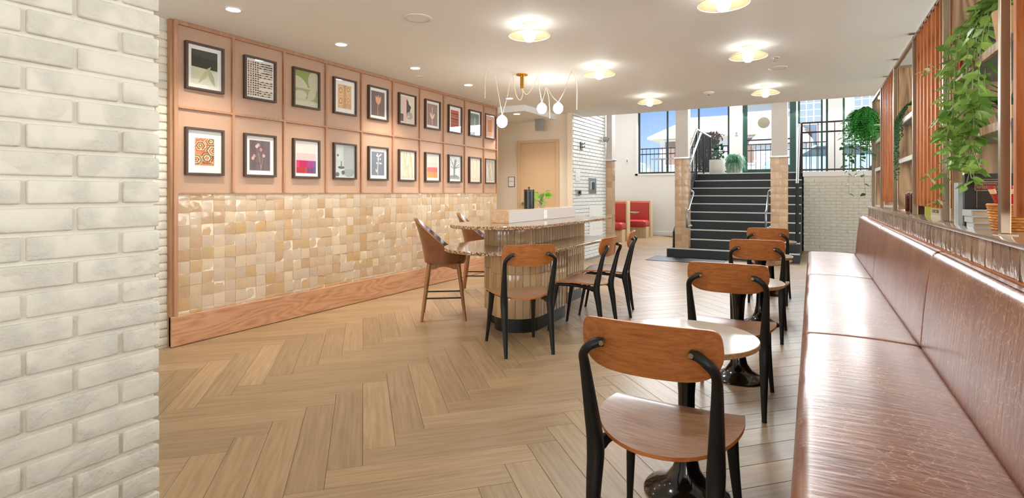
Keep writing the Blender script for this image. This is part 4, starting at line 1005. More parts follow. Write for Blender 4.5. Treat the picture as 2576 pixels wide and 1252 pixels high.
ARTS = [[('night hills over a pale field', art_hills, 0.035), ('black woven geometric pattern', art_weave, 0.02), ('olive and sage leaf shapes', art_petals, 0.0), ('tan maze of rounded lines', art_maze, 0.05), ('rust tulip on dark ground', lambda: stem_art((112, 94, 88), (222, 164, 134), 0), 0.035),
         ('grey cut-paper shapes and pink stripe', art_cut, 0.012), ('pale lily stem on taupe', lambda: stem_art((150, 128, 120), (240, 214, 190), 1), 0.035), ('red woven stripes', art_stripe, 0.05), ('blue-grey misty gradient', art_grad, 0.03), ('orange arch on pink', art_arch, 0.015)],
        [('rust and cream rug medallions', art_rug, 0.065), ('pink wildflowers on dark mauve', lambda: stem_art((104, 88, 92), (190, 150, 130), 3), 0.04), ('magenta and violet colour blocks', art_bands, 0.026), ('grey ink dots and shapes', art_ink, 0.006), ('white orchid spray on slate blue', lambda: stem_art((118, 122, 138), (242, 228, 218), 2), 0.04),
         ('beige reed leaves', lambda: art_grass((236, 232, 216), (202, 190, 158), (214, 204, 176)), 0.01), ('coral and ochre blocks', art_sun, 0.03), ('grey bare tree', art_tree, 0.03), ('cream faded grasses', lambda: art_grass((236, 222, 200), (222, 206, 180), (230, 216, 194)), 0.012), ('taupe cloudy leaves', lambda: art_grass((196, 186, 170), (176, 164, 148), (206, 198, 184)), 0.012)]]
artm = {}
def amat(c):
    if c not in artm: artm[c] = plain('print_%d_%d_%d' % c, lin(*c), 0.75)
    return artm[c]
FW, FH, FD, RW = 0.335, 0.402, 0.036, 0.019
def frame_mesh():
    b = MB(); a, h = FW / 2, FH / 2
    o_ = [(-a, -h), (a, -h), (a, h), (-a, h)]; i_ = [(-a + RW, -h + RW), (a - RW, -h + RW), (a - RW, h - RW), (-a + RW, h - RW)]
    vs = [(0, *p) for p in o_] + [(FD, *p) for p in o_] + [(FD, *p) for p in i_] + [(0, *p) for p in i_]
    fs = []
    for r in range(3):
        for q in range(4): fs.append((r * 4 + q, r * 4 + (q + 1) % 4, (r + 1) * 4 + (q + 1) % 4, (r + 1) * 4 + q))
    for q in range(4): fs.append((12 + q, 12 + (q + 1) % 4, (q + 1) % 4, q))
    return b.add(vs, fs).mesh('frame', 'frame_walnut', bevel=0.0015, seg=1)
frame_me = frame_mesh()
pane_me = bx(0.024, 0.0255, -FW / 2 + RW, FW / 2 - RW, -FH / 2 + RW, FH / 2 - RW).mesh('glass_pane', 'picture_glass')
for r, row in enumerate(ARTS):
    for i, (nm, fn, mg) in enumerate(row):
        yc = (COLY[i] + COLY[i + 1]) / 2 - (0.0 if i else 0.003) + (0.0 if i < 9 else -0.03); zc = 2.347 if r == 0 else 1.624
        t = thing('framed_picture', 'walnut-framed picture of ' + nm, 'picture', (XP, yc, zc), 0, 'framed pictures on the panelled wall')
        put('frame', frame_me, t); put('glass_pane', pane_me, t)
        a, h = FW / 2 - RW, FH / 2 - RW
        bx(0.004, 0.012, -a, a, -h, h).build('mat_board', 'mat_board', t)
        bg, polys = fn()
        A, Hh = a - mg, h - mg * 1.0
        b = MB(); mats = []
        def mi(c):
            m_ = amat(c)
            if m_ not in mats: mats.append(m_)
            return mats.index(m_)
        def P(p, lv): return (0.0125 + lv * 0.00008, -A + 2 * A * min(1, max(0, p[0])), -Hh + 2 * Hh * min(1, max(0, p[1])))
        b.add([P(p, 0) for p in rc(0, 0, 1, 1)], [(0, 1, 2, 3)], mi(bg))
        for lv, (c, poly) in enumerate(polys):
            b.add([P(p, 1 + min(lv, 90)) for p in poly], [tuple(range(len(poly)))], mi(c))
        me = bpy.data.meshes.new('art_print'); me.from_pydata(b.v, [], b.f)
        for m_ in mats: me.materials.append(m_)
        me.polygons.foreach_set('material_index', b.m); me.update()
        put('art_print', me, t)

# ================================================================== ISLAND
isl = thing('island_counter', 'two-level island with granite tops, tiled base and rounded end', 'island', (0, 0, 0))
IX = -2.57
def stadium(cx, hw, y_tip, y_far, rc_=0.06, n=20, left=True):
    """outline: round near end, square far end; half width hw"""
    cy = y_tip + hw
    pts = arc(cx, cy, hw, 180, 360, n)
    pts += [(cx + hw, y_far - rc_)] + arc(cx + hw - rc_, y_far - rc_, rc_, 0, 90, 5)[1:] + arc(cx - hw + rc_, y_far - rc_, rc_, 90, 180, 5) + [(cx - hw, cy)]
    return pts
LZ1, UZ1 = 0.76, 0.98
b = MB(); b.prism(stadium(IX, 0.57, 3.83, 5.98), LZ1 - 0.03, LZ1); b.build('lower_counter', 'granite', isl, bevel=0.004, seg=1, smooth=30)
b = MB(); b.prism(stadium(IX, 0.46, 3.85, 6.28), UZ1 - 0.03, UZ1); b.build('upper_counter', 'granite', isl, bevel=0.004, seg=1, smooth=30)
def tiled_body(name, outline, z0, z1, skip_back=True, tw=0.066, rows=1):
    """core prism with upright tiles all along its outline"""
    core = MB(); core.prism(outline, z0, z1); c = core.build(name, 'grout', isl)
    P = [Vector((p[0], p[1], 0)) for p in outline]; n = len(P)
    segs = [(P[i], P[(i + 1) % n]) for i in range(n)]
    total = sum((q - p).length for p, q in segs); cnt = int(total / tw); step = total / cnt
    zz = [z0 + (z1 - z0) * i / rows for i in range(rows + 1)]
    ms = {}
    pos = 0.0; si = 0; acc_ = 0.0
    for i in range(cnt):
        s0 = i * step + step / 2
        while si < n - 1 and acc_ + (segs[si][1] - segs[si][0]).length < s0: acc_ += (segs[si][1] - segs[si][0]).length; si += 1
        p, q = segs[si]; d = (q - p)
        if d.length < 1e-6: continue
        d.normalize(); mid = p + d * (s0 - acc_)
        if mid.y > outline_max - 0.02 and abs(d.y) < 0.2: continue
        for r in range(rows):
            key = round(zz[r + 1] - zz[r], 4)
            if key not in ms:
                bb = MB(); bb.box(0, 0.010, -step / 2 + 0.0012, step / 2 - 0.0012, 0.0012, key - 0.0012); ms[key] = bb.mesh('tile', 'island_tile', bevel=0.0022, seg=2, smooth=40)
            ang = math.atan2(-d.x, d.y)          # local +x faces outwards
            put('tile', ms[key], c, (mid.x, mid.y, zz[r]), (random.uniform(-0.004, 0.004), random.uniform(-0.008, 0.008), ang + random.uniform(-0.03, 0.03)))
    return c
outline_max = 6.13
core_out = stadium(-2.665, 0.225, 4.42, 6.13, 0.02, 12)
tiled_body('pedestal_core', core_out, 0.13, UZ1 - 0.03, rows=4)
outline_max = 5.06
front_out = stadium(-2.43, 0.235, 4.18, 5.06, 0.02, 14)
tiled_body('pedestal_front', front_out, 0.13, LZ1 - 0.03, rows=3)
b = MB(); b.prism(stadium(-2.43, 0.22, 4.2, 5.05, 0.02, 14), 0, 0.135); b.build('toe_kick', 'black_metal', isl, smooth=30)
b = MB(); b.prism(stadium(-2.665, 0.21, 4.44, 6.11, 0.02, 12), 0, 0.135); b.build('toe_kick', 'black_metal', isl, smooth=30)
wood('island_box_oak', lin(198, 148, 104), lin(208, 168, 130), lin(218, 184, 150), 0.2, 1, 1.0, coat=0.7)
rb = bx(-2.72, -2.52, 4.40, 6.05, UZ1, 1.105).build('riser_box', 'island_box_oak', isl, bevel=0.003, seg=1)
plain('riser_reflection', lin(206, 198, 192), 0.2)
bx(-2.52, -2.517, 4.412, 6.045, UZ1 + 0.002, 1.101).build('side_reflection', 'riser_reflection', rb)  # pale grey sheet paints the daylight reflection on the box side
ol = bx(-2.517, -2.511, 5.16, 5.235, 0.995, 1.085).build('outlet_plate', 'white_plastic', rb, bevel=0.002)
cn = thing('canister', 'tall black lidded canister with wooden knob on the island', 'canister', (-2.62, 5.02, 1.105))
b = MB(); b.lathe([(0.0, 0), (0.052, 0), (0.056, 0.004), (0.056, 0.185), (0.0, 0.185)], 28); b.build('body', 'canister_black', cn, smooth=40)
b = MB(); b.lathe([(0.0, 0.186), (0.057, 0.186), (0.057, 0.198), (0.05, 0.203), (0, 0.203)], 28); ld = b.build('lid', 'canister_black', cn, smooth=40)
b = MB(); b.lathe([(0.0, 0.203), (0.009, 0.203), (0.009, 0.212), (0.014, 0.216), (0.013, 0.228), (0, 0.23)], 14); b.build('knob', 'wood_knob', ld, smooth=40)

# ---- leaves
def leaf_mesh(name, mat, l=1.0, w=0.46, fold=0.25, tip=1.0):
    b = MB(); prof = [(0.0, 0.03), (0.15, 0.62), (0.35, 1.0), (0.6, 0.82), (0.82, 0.42), (1.0, 0.0)]
    vs = []
    for t, q in prof: vs += [(-w / 2 * q, t * l, fold * w * q * 0.5 - 0.10 * t * t * l), (0, t * l, -0.10 * t * t * l), (w / 2 * q, t * l, fold * w * q * 0.5 - 0.10 * t * t * l)]
    fs = []
    for i in range(len(prof) - 1):
        fs += [(i * 3, i * 3 + 1, (i + 1) * 3 + 1, (i + 1) * 3), (i * 3 + 1, i * 3 + 2, (i + 1) * 3 + 2, (i + 1) * 3 + 1)]
    b.add(vs, fs)
    me = bpy.data.meshes.new(name); me.from_pydata(b.v, [], b.f); me.materials.append(M[mat]); me.polygons.foreach_set('use_smooth', [True] * len(me.polygons)); me.update()
    return me
LM = {k: leaf_mesh('leaf', k) for k in ('leaf_green', 'leaf_dark', 'leaf_pothos', 'leaf_pale', 'leaf_red')}
LM['wide'] = leaf_mesh('leaf', 'leaf_pothos', 1.0, 0.62, 0.3)
LM['ivy'] = leaf_mesh('leaf', 'leaf_dark', 1.0, 0.7, 0.2)
def leaf_matrix(p, d, s, roll):
    d = Vector(d).normalized(); up = Vector((0, 0, 1))
    if abs(d.z) > 0.95: up = Vector((1, 0, 0))
    x = d.cross(up).normalized(); z = x.cross(d)
    return Matrix.Translation(p) @ Matrix((x, d, z)).transposed().to_4x4() @ Matrix.Rotation(roll, 4, 'Y') @ Matrix.Diagonal((s, s, s, 1))
def add_leaf(parent, kind, p, d, s, roll=None):
    if roll is None: roll = random.uniform(-0.7, 0.7)
    o = bpy.data.objects.new('leaf', LM[kind]); col.objects.link(o); o.parent = parent
    o.matrix_local = leaf_matrix(p, d, s, roll)
    return o
pv = thing('potted_cutting', 'bright green leafy cutting in a small glass vase', 'plant', (-2.60, 5.275, 1.105))
b = MB(); b.lathe([(0.0, 0), (0.03, 0), (0.04, 0.02), (0.036, 0.06), (0.022, 0.085), (0.026, 0.1), (0.024, 0.1), (0.02, 0.085), (0.034, 0.06), (0.037, 0.022), (0.0, 0.004)], 20); b.build('vase', 'clear_glass', pv, smooth=60)
for i in range(18):
    a = i * 2.4 + 0.3; e = 0.03 + 0.08 * ((i * 37) % 10) / 10; zz = 0.07 + 0.11 * ((i * 23) % 10) / 10
    p = Vector((e * math.cos(a) * 0.7, e * math.sin(a) + 0.02, zz))
    b = MB(); b.tube(smooth_path([(0, 0, 0.03), (p.x * 0.4, p.y * 0.4, zz * 0.8), tuple(p)], 4), 0.0022, 5); b.build('stem', 'stem_green', pv)
    add_leaf(pv, 'wide', p, (math.cos(a) + 0.25, math.sin(a) - 0.3, random.uniform(-0.7, 0.5)), random.uniform(0.07, 0.1), random.uniform(-1.0, 1.0))

# ================================================================== CHAIRS
def make_chair():
    t = thing('dining_chair', 'chair', 'chair', (0, 0, 0), 0, 'walnut and black metal dining chairs')
    W = 0.245
    def hw(s):
        if s < 0.62: q = W * max(0.0, 1 - (1 - s / 0.62) ** 2.3) ** (1 / 2.1)
        else: q = W - 0.018 * ((s - 0.62) / 0.38) ** 1.5
        if s > 0.93: q -= 0.03 * (1 - math.sqrt(max(0, 1 - ((s - 0.93) / 0.07) ** 2)))
        return q
    def seat(u, v):
        s = 0.003 + 0.997 * (0.5 - 0.5 * math.cos(PI * v)); x = hw(s) * (2 * u - 1); y = -0.225 + 0.46 * s
        z = 0.446 + 0.014 * s + 0.026 * (x / W) ** 2 * math.sin(PI * min(1, s * 0.75 + 0.2)) - 0.022 * max(0, (s - 0.82) / 0.18) ** 2
        return (x, y, z)
    b = MB(); b.sheet(seat, 16, 22, thick=(0, 0, -0.013)); nr = 2 * (16 + 22)
    b.m[-nr:] = [1] * nr
    b.build('seat', ['seat_walnut', 'ply_edge'], t, smooth=50)
    BH = 0.220
    def back(u, v):
        x = BH * math.sin(PI / 2 * (2 * u - 1)); e = abs(x / BH)
        f = max(0.0, 1 - e ** 22) ** 0.4; g = max(0.0, 1 - e ** 5) ** 0.5
        z = 0.792 + (0.080 * f - 0.005 * e * e if v > 0.5 else 0) * (2 * v - 1 if v > 0.5 else 0) - (0.092 * g * (1 - 2 * v) if v < 0.5 else 0)
        return (x, -0.285 + 0.9 * x * x - 0.16 * (z - 0.79), z)
    b = MB(); b.sheet(back, 34, 8, thick=lambda u, v: (0, 0.012, 0)); nr = 2 * (34 + 8)
    b.m[-nr:] = [1] * nr
    b.build('backrest', ['chair_walnut', 'ply_edge'], t, smooth=45)
    for s in (-1, 1):
        J = Vector((s * 0.192, -0.200, 0.418))
        path = smooth_path([(s * 0.194, -0.260, 0.012), (s * 0.192, -0.240, 0.14), (s * 0.191, -0.218, 0.30), J, (s * 0.198, -0.226, 0.55), (s * 0.205, -0.262, 0.70), (s * 0.203, -0.283, 0.748), (s * 0.183, -0.295, 0.776), (s * 0.155, -0.288, 0.793), (s * 0.135, -0.281, 0.795)], 5)
        rr = [(0.013 + 0.015 * min(1, p.z / 0.40), 0.013 + 0.015 * min(1, p.z / 0.40)) if p.z < 0.42 else (max(0.0145, 0.028 - 0.042 * (p.z - 0.42)), max(0.0135, 0.028 - 0.040 * (p.z - 0.42))) for p in path]
        b = MB(); b.tube(path, rr, 10, ref=(1, 0, 0.001), sq=0.65)
        lg = b.build('leg', 'black_metal', t, smooth=50)
        b = MB(); b.tube([(s * 0.137, -0.300, 0.795), (s * 0.137, -0.288, 0.795)], 0.008, 10); b.build('bolt', 'steel_post', lg, smooth=40)
        b = MB(); b.lathe([(0, 0), (0.013, 0), (0.015, 0.006), (0.012, 0.014), (0, 0.015)], 12, (s * 0.194, -0.261)); b.build('glide', 'black_metal', lg, smooth=40)
        b = MB(); b.tube(smooth_path([(s * 0.186, 0.185, 0.428), (s * 0.195, 0.215, 0.25), (s * 0.213, 0.258, 0.012)], 4), [(0.024 - 0.012 * i / 8, 0.023 - 0.012 * i / 8) for i in range(9)], 8, ref=(1, 0, 0), sq=0.6)
        lg = b.build('leg', 'black_metal', t, smooth=50)
        b = MB(); b.lathe([(0, 0), (0.012, 0), (0.014, 0.006), (0.011, 0.014), (0, 0.015)], 12, (s * 0.213, 0.259)); b.build('glide', 'black_metal', lg, smooth=40)
        b = MB(); b.tube(smooth_path([J + Vector((0, -0.005, -0.005)), (s * 0.175, -0.13, 0.420), (s * 0.15, 0.0, 0.428), (s * 0.172, 0.12, 0.432), (s * 0.187, 0.19, 0.430)], 4), [(0.022, 0.040)] + [(0.018, 0.032)] + [(0.015, 0.024)] * 2 + [(0.013, 0.018)] * 2 + [(0.012, 0.014)] * 11, 8, ref=(0, 0, 1) if False else (1, 0, 0), sq=0.6)
        b.build('seat_rail', 'black_metal', t, smooth=50)
    b = MB(); b.tube([(-0.16, 0.03, 0.428), (0.16, 0.03, 0.428)], (0.010, 0.016), 8, ref=(0, 0, 1), sq=0.6) if False else b.box(-0.155, 0.155, 0.012, 0.045, 0.420, 0.436)
    b.build('cross_bar', 'black_metal', t)
    return t
chair0 = make_chair()
CH = [(-0.445, 1.905, 0.0, 'dining chair farthest from the stairs, tucked at a bistro table'), (-0.43, 3.513, 0.02, 'dining chair between the first and second bistro tables'), (-0.42, 5.26, 0.02, 'dining chair between the second and third bistro tables'), (-0.445, 6.99, 0.0, 'dining chair at the last bistro table before the stairs'),
      (-2.10, 3.853, math.radians(46.6), 'dining chair turned towards the rounded end of the island'), (-1.86, 4.66, PI / 2, 'dining chair facing the long side of the island, middle one'), (-1.91, 5.453, math.radians(103), 'dining chair at the far end of the island side')]
for i, (x, y, r, l_) in enumerate(CH):
    c = chair0 if i == 0 else copy_tree(chair0)
    c.location = (x, y, 0.0); c.rotation_euler = (0, 0, r); c['label'] = 'walnut and black metal ' + l_
# ---- bistro tables
def make_table():
    t = thing('bistro_table', 't', 'table', (0, 0, 0), 0, 'round bistro tables along the bench')
    R = 0.285
    b = MB(); b.lathe([(0, 0.643), (R - 0.012, 0.643), (R, 0.65), (R, 0.666), (R - 0.003, 0.668)], 56); b.build('edge_band', 'table_edge', t, smooth=40)
    b = MB(); b.lathe([(R - 0.003, 0.662), (R - 0.003, 0.6685), (0, 0.6685)], 56); b.build('table_top', 'table_laminate', t, smooth=40)
    b = MB(); b.lathe([(0.0, 0), (0.172, 0), (0.176, 0.006), (0.170, 0.014), (0.13, 0.03), (0.085, 0.058), (0.055, 0.105), (0.040, 0.18), (0.034, 0.30), (0.034, 0.42), (0.042, 0.54), (0.06, 0.62), (0.085, 0.643), (0, 0.643)], 40); b.build('pedestal', 'gloss_black', t, smooth=60)
    return t
tab0 = make_table()
for i, (x, y, l_) in enumerate([(-0.465, 2.335, 'in front of the largest-looking walnut chair'), (-0.44, 3.955, 'second along the leather bench'), (-0.44, 5.70, 'third along the leather bench'), (-0.45, 7.44, 'at the stair end of the leather bench')]):
    c = tab0 if i == 0 else copy_tree(tab0)
    c.location = (x, y, 0); c['label'] = 'round pale-topped pedestal table with black tulip base, ' + l_ if i else 'round pale-topped pedestal table, the one farthest from the stairs'
# ---- stools
def make_stool():
    t = thing('counter_stool', 's', 'stool', (0, 0, 0), 0, 'brown leather counter stools at the island')
    def ring(a, k, off):
        """a: -1..1 around from left front over the back to the right front; k 0 bottom..1 top"""
        an = a * math.radians(128); back = (math.cos(an) + 0.62) / 1.62
        top = 0.66 + 0.355 * max(0.0, back) ** 1.5
        z = 0.565 + (top - 0.565) * k
        fl_ = 0.205 + 0.035 * k + 0.05 * k * k * max(0, back) - off
        x = fl_ * 1.0 * math.sin(an); y = -fl_ * (1.0 + 0.10 * k * max(0, math.cos(an))) * math.cos(an)
        return Vector((x, y + 0.01, z))
    b = MB(); b.sheet(lambda u, v: ring(2 * u - 1, v, 0.0), 28, 10, thick=lambda u, v: ring(2 * u - 1, v, 0.026) - ring(2 * u - 1, v, 0.0))
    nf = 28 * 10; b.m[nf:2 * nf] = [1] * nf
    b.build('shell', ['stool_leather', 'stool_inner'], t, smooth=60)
    pts = [(0.178 * math.copysign(abs(math.cos(a)) ** 0.75, math.cos(a)), 0.03 + 0.205 * math.copysign(abs(math.sin(a)) ** 0.75, math.sin(a))) for a in [2 * PI * i / 32 for i in range(32)]]
    b = MB(); b.prism(pts, 0.57, 0.675); b.build('seat_cushion', 'stool_leather', t, bevel=0.025, seg=4, smooth=60)
    b = MB(); b.prism([(x * 0.95, (y - 0.03) * 0.95 + 0.02) for x, y in pts], 0.555, 0.572); b.build('seat_pan', 'stool_wood', t, smooth=30)
    for sx in (-1, 1):
        for sy in (-1, 1):
            b = MB(); b.tube([(sx * 0.145, sy * 0.145, 0.56), (sx * 0.215, sy * 0.215, 0.0)], [0.023, 0.014], 12); b.build('leg', 'stool_wood', t, smooth=50)
    for s in (-1, 1):
        for ax in (0, 1):
            q = [(x, 0.556) for x in (-0.15, 0.15)]
            pr_ = [(-0.15, 0.556), (-0.15, 0.505)] + [(-0.10 + 0.2 * i / 8, 0.505 + 0.026 * math.sin(PI * i / 8)) for i in range(9)] + [(0.15, 0.505), (0.15, 0.556)]
            b = MB(); b.prism(pr_, s * 0.145 - 0.009, s * 0.145 + 0.009, axis=1 if ax == 0 else 0); b.build('apron', 'stool_wood', t)
            zz = 0.20 if ax == 0 else 0.225; e = 0.145 + 0.07 * (0.56 - zz) / 0.56
            b = MB(); p = [(-e, s * e, zz), (e, s * e, zz)] if ax == 0 else [(s * e, -e, zz), (s * e, e, zz)]
            b.tube(p, 0.008, 8); b.build('footrest', 'black_metal', t, smooth=50)
    return t
st0 = make_stool()
st0.location = (-3.30, 4.43, 0); st0.rotation_euler = (0, 0, math.radians(-54)); st0['label'] = 'brown leather counter stool standing clear at the rounded island end'
c = copy_tree(st0); c.location = (-3.74, 5.80, 0); c.rotation_euler = (0, 0, math.radians(-60)); c['label'] = 'brown leather counter stool half hidden behind the island tops'

# ================================================================== BENCH, LEDGE, BOOKCASE
bn = thing('banquette_bench', 'long brown leather banquette with cushioned back along the ledge', 'bench', (0, 0, 0))
YB = [-1.55, 0.98, 3.51, 6.04, 8.42]
def extrude_y(prof, y0, y1, puff=0.0, n=10):
    """closed (x,z) profile swept along y with rounded ends"""
    b = MB(); cx = sum(p[0] for p in prof) / len(prof); cz = sum(p[1] for p in prof) / len(prof); k = len(prof); r = 0.045
    ys = [0, 0.004, 0.012, 0.024, r]; sc = [0.90, 0.945, 0.975, 0.992, 1.0]
    st_ = [(y0 + a, s) for a, s in zip(ys, sc)] + [(y0 + r + (y1 - y0 - 2 * r) * i / n, 1.0) for i in range(1, n)] + [(y1 - a, s) for a, s in zip(reversed(ys), reversed(sc))]
    vs = []
    for y, s in st_:
        bul = puff * math.sin(PI * (y - y0) / (y1 - y0)) ** 0.5
        vs += [(cx + (p[0] - cx) * s * (1 + bul), y, cz + (p[1] - cz) * s * (1 + bul)) for p in prof]
    fs = [(i * k + j, i * k + (j + 1) % k, (i + 1) * k + (j + 1) % k, (i + 1) * k + j) for i in range(len(st_) - 1) for j in range(k)]
    fs += [tuple(range(k - 1, -1, -1)), tuple((len(st_) - 1) * k + j for j in range(k))]
    return b.add(vs, fs)
def rounded(pts, r, n=5):
    out = []; m_ = len(pts)
    for i in range(m_):
        p, a, c = Vector(pts[i]), Vector(pts[i - 1]), Vector(pts[(i + 1) % m_])
        rr = r[i] if isinstance(r, (list, tuple)) else r
        u, w = (a - p).normalized() * rr, (c - p).normalized() * rr
        for k in range(n + 1):
            t = k / n; q = (p + u) * (1 - t) ** 2 + p * 2 * t * (1 - t) + (p + w) * t * t; out.append((q.x, q.y))
    return out
seat_prof = rounded([(-0.05, 0.335), (-0.055, 0.468), (0.22, 0.478), (0.505, 0.462), (0.505, 0.335)], [0.02, 0.055, 0.15, 0.03, 0.02])
back_prof = rounded([(0.495, 0.43), (0.515, 0.70), (0.548, 0.965), (0.598, 0.965), (0.598, 0.43)], [0.03, 0.12, 0.045, 0.03, 0.01])
for a, c in zip(YB[:-1], YB[1:]):
    extrude_y(seat_prof, a + 0.002, c - 0.002).build('seat_cushion', 'bench_leather', bn, smooth=60)
    extrude_y(back_prof, a + 0.002, c - 0.002).build('back_cushion', 'bench_leather', bn, smooth=60)
bx(0.0, 0.58, YB[0], YB[-1], 0.0, 0.34).build('base', 'rail_black', bn)
hwall = struct(bx(0.612, 0.99, -1.6, 7.98, 0, 1.085).build('wall_ledge', 'case_oak'), 'half-height wall behind the leather bench carrying the bookcase', 'wall')
bx(0.60, 0.612, -1.6, 7.98, 0.0, 0.972).build('wood_facing', 'slat_wood', hwall)
tl = [tile_variant(0.1, 0.108, s + 40) for s in range(4)]
tlm = [q.mesh('tile', 'ledge_tile', smooth=50) for q in tl]
y = -0.6
while y < 7.88:
    put('tile', random.choice(tlm), hwall, (0.612, y + 0.1025, 0.974), (0, 0, PI + random.uniform(-0.02, 0.02))); y += 0.103
b = MB(); b.prism(rounded([(0.592, 1.085), (0.588, 1.104), (0.995, 1.104), (0.995, 1.085)], 0.004, 2), -1.6, 7.99, axis=1); b.build('ledge_top', 'ledge_stone', hwall, smooth=30) if 'ledge_stone' in M else None
plain('ledge_stone', lin(176, 158, 140), 0.14, 0.3, var=0.25, vscale=60)
b = MB(); b.prism(rounded([(0.592, 1.085), (0.588, 1.104), (0.995, 1.104), (0.995, 1.085)], 0.004, 2), -1.6, 7.99, axis=1); b.build('ledge_top', 'ledge_stone', hwall, smooth=30)

LT = 1.104
bk = thing('bookcase', 'open steel and oak bookcase with slatted bays standing on the ledge', 'bookcase', (0, 0, 0))
PY = [0.68, 1.73, 2.78, 3.83, 4.87, 5.93, 6.98, 7.94]; ZTOP = 2.42
for y in PY:
    for x in (0.66, 0.95):
        bx(x - 0.016, x + 0.016, y - 0.016, y + 0.016, LT + 0.006, ZTOP).build('post', 'steel_post', bk, bevel=0.002, seg=1)
        bx(x - 0.03, x + 0.03, y - 0.05, y + 0.03, LT, LT + 0.006).build('foot_plate', 'steel_post', bk)
    bx(0.676, 0.934, y - 0.012, y + 0.012, ZTOP - 0.024, ZTOP).build('cross_bar', 'steel_post', bk)
    bx(0.795, 0.815, y - 0.01, y + 0.01, ZTOP, CEIL).build('hanger', 'steel_post', bk); bx(0.76, 0.85, y - 0.03, y + 0.03, CEIL - 0.006, CEIL).build('ceiling_plate', 'steel_post', bk)
for a, c in zip(PY[:-1], PY[1:]):
    for x in (0.66, 0.95): bx(x - 0.012, x + 0.012, a + 0.016, c - 0.016, ZTOP - 0.024, ZTOP).build('top_bar', 'steel_post', bk)
    bx(0.802, 0.808, a + 0.02, c - 0.02, ZTOP, CEIL - 0.008).build('glass_pane', 'clear_glass', bk)
open_bays = [(5.93, 4.87), (3.83, 2.78), (7.94, 6.98)]
for c, a in open_bays:
    bx(0.680, 0.935, c - 0.05, c - 0.026, LT + 0.02, ZTOP - 0.03).build('side_panel', 'case_oak', bk, bevel=0.002, seg=1)
    for z in (1.565, 1.90):
        s_ = bx(0.685, 0.945, a + 0.02, c - 0.055, z - 0.03, z).build('shelf', 'shelf_grey', bk)
        bx(0.672, 0.686, a + 0.02, c - 0.055, z - 0.034, z + 0.002).build('shelf_edge', 'case_oak' if c < 4 else 'shelf_white', s_)
for c, a in [(4.87, 3.83), (6.98, 5.93), (2.78, 1.73)]:
    n = 7
    for i in range(n):
        y = a + 0.10 + (c - a - 0.27) * i / (n - 1)
        bx(0.648, 0.755, y - 0.018, y + 0.018, 1.18, ZTOP - 0.005).build('slat', 'slat_wood', bk, bevel=0.002, seg=1)
    bx(0.756, 0.77, a + 0.05, c - 0.05, 1.2, 1.24).build('slat_rail', 'steel_post', bk); bx(0.756, 0.77, a + 0.05, c - 0.05, 2.2, 2.24).build('slat_rail', 'steel_post', bk)

def book(label, loc, w, d, h, mat, group=None, rz=0.0, lying=False, cover=None):
    """w along local x (cover width), d thickness along y, h height; spine at -x side"""
    t = thing('book', label, 'book', loc, rz, group)
    if lying:
        bx(0, w, -d / 2, d / 2, 0, 0.004).build('cover', mat, t); bx(0, w, -d / 2, d / 2, h - 0.004, h).build('cover', mat, t)
        bx(0, 0.005, -d / 2, d / 2, 0.004, h - 0.004).build('spine', mat, t, bevel=0.001, seg=1); bx(0.005, w - 0.006, -d / 2 + 0.004, d / 2 - 0.004, 0.004, h - 0.004).build('pages', 'page_edge', t)
    else:
        bx(0, w, -d / 2, -d / 2 + 0.003, 0, h).build('cover', mat, t); bx(0, w, d / 2 - 0.003, d / 2, 0, h).build('cover', mat, t)
        bx(0, 0.005, -d / 2 + 0.003, d / 2 - 0.003, 0, h).build('spine', mat, t); bx(0.005, w - 0.005, -d / 2 + 0.003, d / 2 - 0.003, 0.004, h - 0.004).build('pages', 'page_edge', t)
    return t
zb = LT
for i, (h, l_) in enumerate([(0.024, 'bottom pale-spined book of the stack before the black book'), (0.03, 'middle pale-spined book of the stack before the black book'), (0.03, 'top pale-spined book of the stack before the black book')]):
    book(l_, (0.664 - 0.004 * i, 3.33 + 0.01 * i, zb), 0.19, 0.15, h, 'book_grey', 'books stacked by the vine', 0.03 * (i - 1), True); zb += h
bb = book('large black book with gilt title panel standing behind a book stack', (0.668, 3.47, LT), 0.19, 0.04, 0.262, 'book_black')
fx = MB(); fx.box(0.040, 0.140, -0.0208, -0.02, 0.178, 0.222); lbp = fx.build('title_panel', 'book_rust', bb)
fx = MB()
for a in ((0.038, 0.142, 0.176, 0.179), (0.038, 0.142, 0.221, 0.224), (0.038, 0.041, 0.176, 0.224), (0.139, 0.142, 0.176, 0.224), (0.046, 0.134, 0.232, 0.234), (0.046, 0.048, 0.224, 0.234), (0.132, 0.134, 0.224, 0.234), (0.046, 0.048, 0.09, 0.176), (0.132, 0.134, 0.09, 0.176)):
    fx.box(a[0], a[1], -0.0214, -0.02, a[2], a[3])
fx.build('gilt_border', 'gold_line', bb)
for s_, sz, z in (('DESIGNING', 0.0125, 0.2125), ('AMERICAN', 0.0185, 0.193)):
    put('lettering', text_mesh(s_, sz, 'gold_line'), lbp, (0.09, -0.0212, z), (PI / 2, 0, 0))
for i in range(3): book('white standing book, ' + ('first', 'second', 'third')[i] + ' behind the black gilt book', (0.668, 3.60 + i * 0.034, LT), 0.15, 0.026, 0.22, 'book_grey', 'white books beside the black book')
for i, s_ in enumerate(('LA VIE EST', 'LA DOLCE VITA')):
    t = book('sage lying book under the slats, ' + ('lettered top one' if i else 'lower one'), (0.668, 4.18, LT + i * 0.034), 0.17, 0.30, 0.033, 'book_sage', 'lying books under the slats', 0, True)
    if i: put('lettering', text_mesh(s_, 0.03, 'ink'), t, (-0.0006, 0, 0.0165), (PI / 2, 0, -PI / 2))
for i in range(4): book('slim white shelf book, ' + ('first', 'second', 'third', 'fourth')[i] + ' from the wide slatted bay', (0.70, 5.12 + i * 0.05, 1.567), 0.16, 0.036, 0.27 - 0.012 * (i % 2), 'book_white', 'white books on the lower shelf')
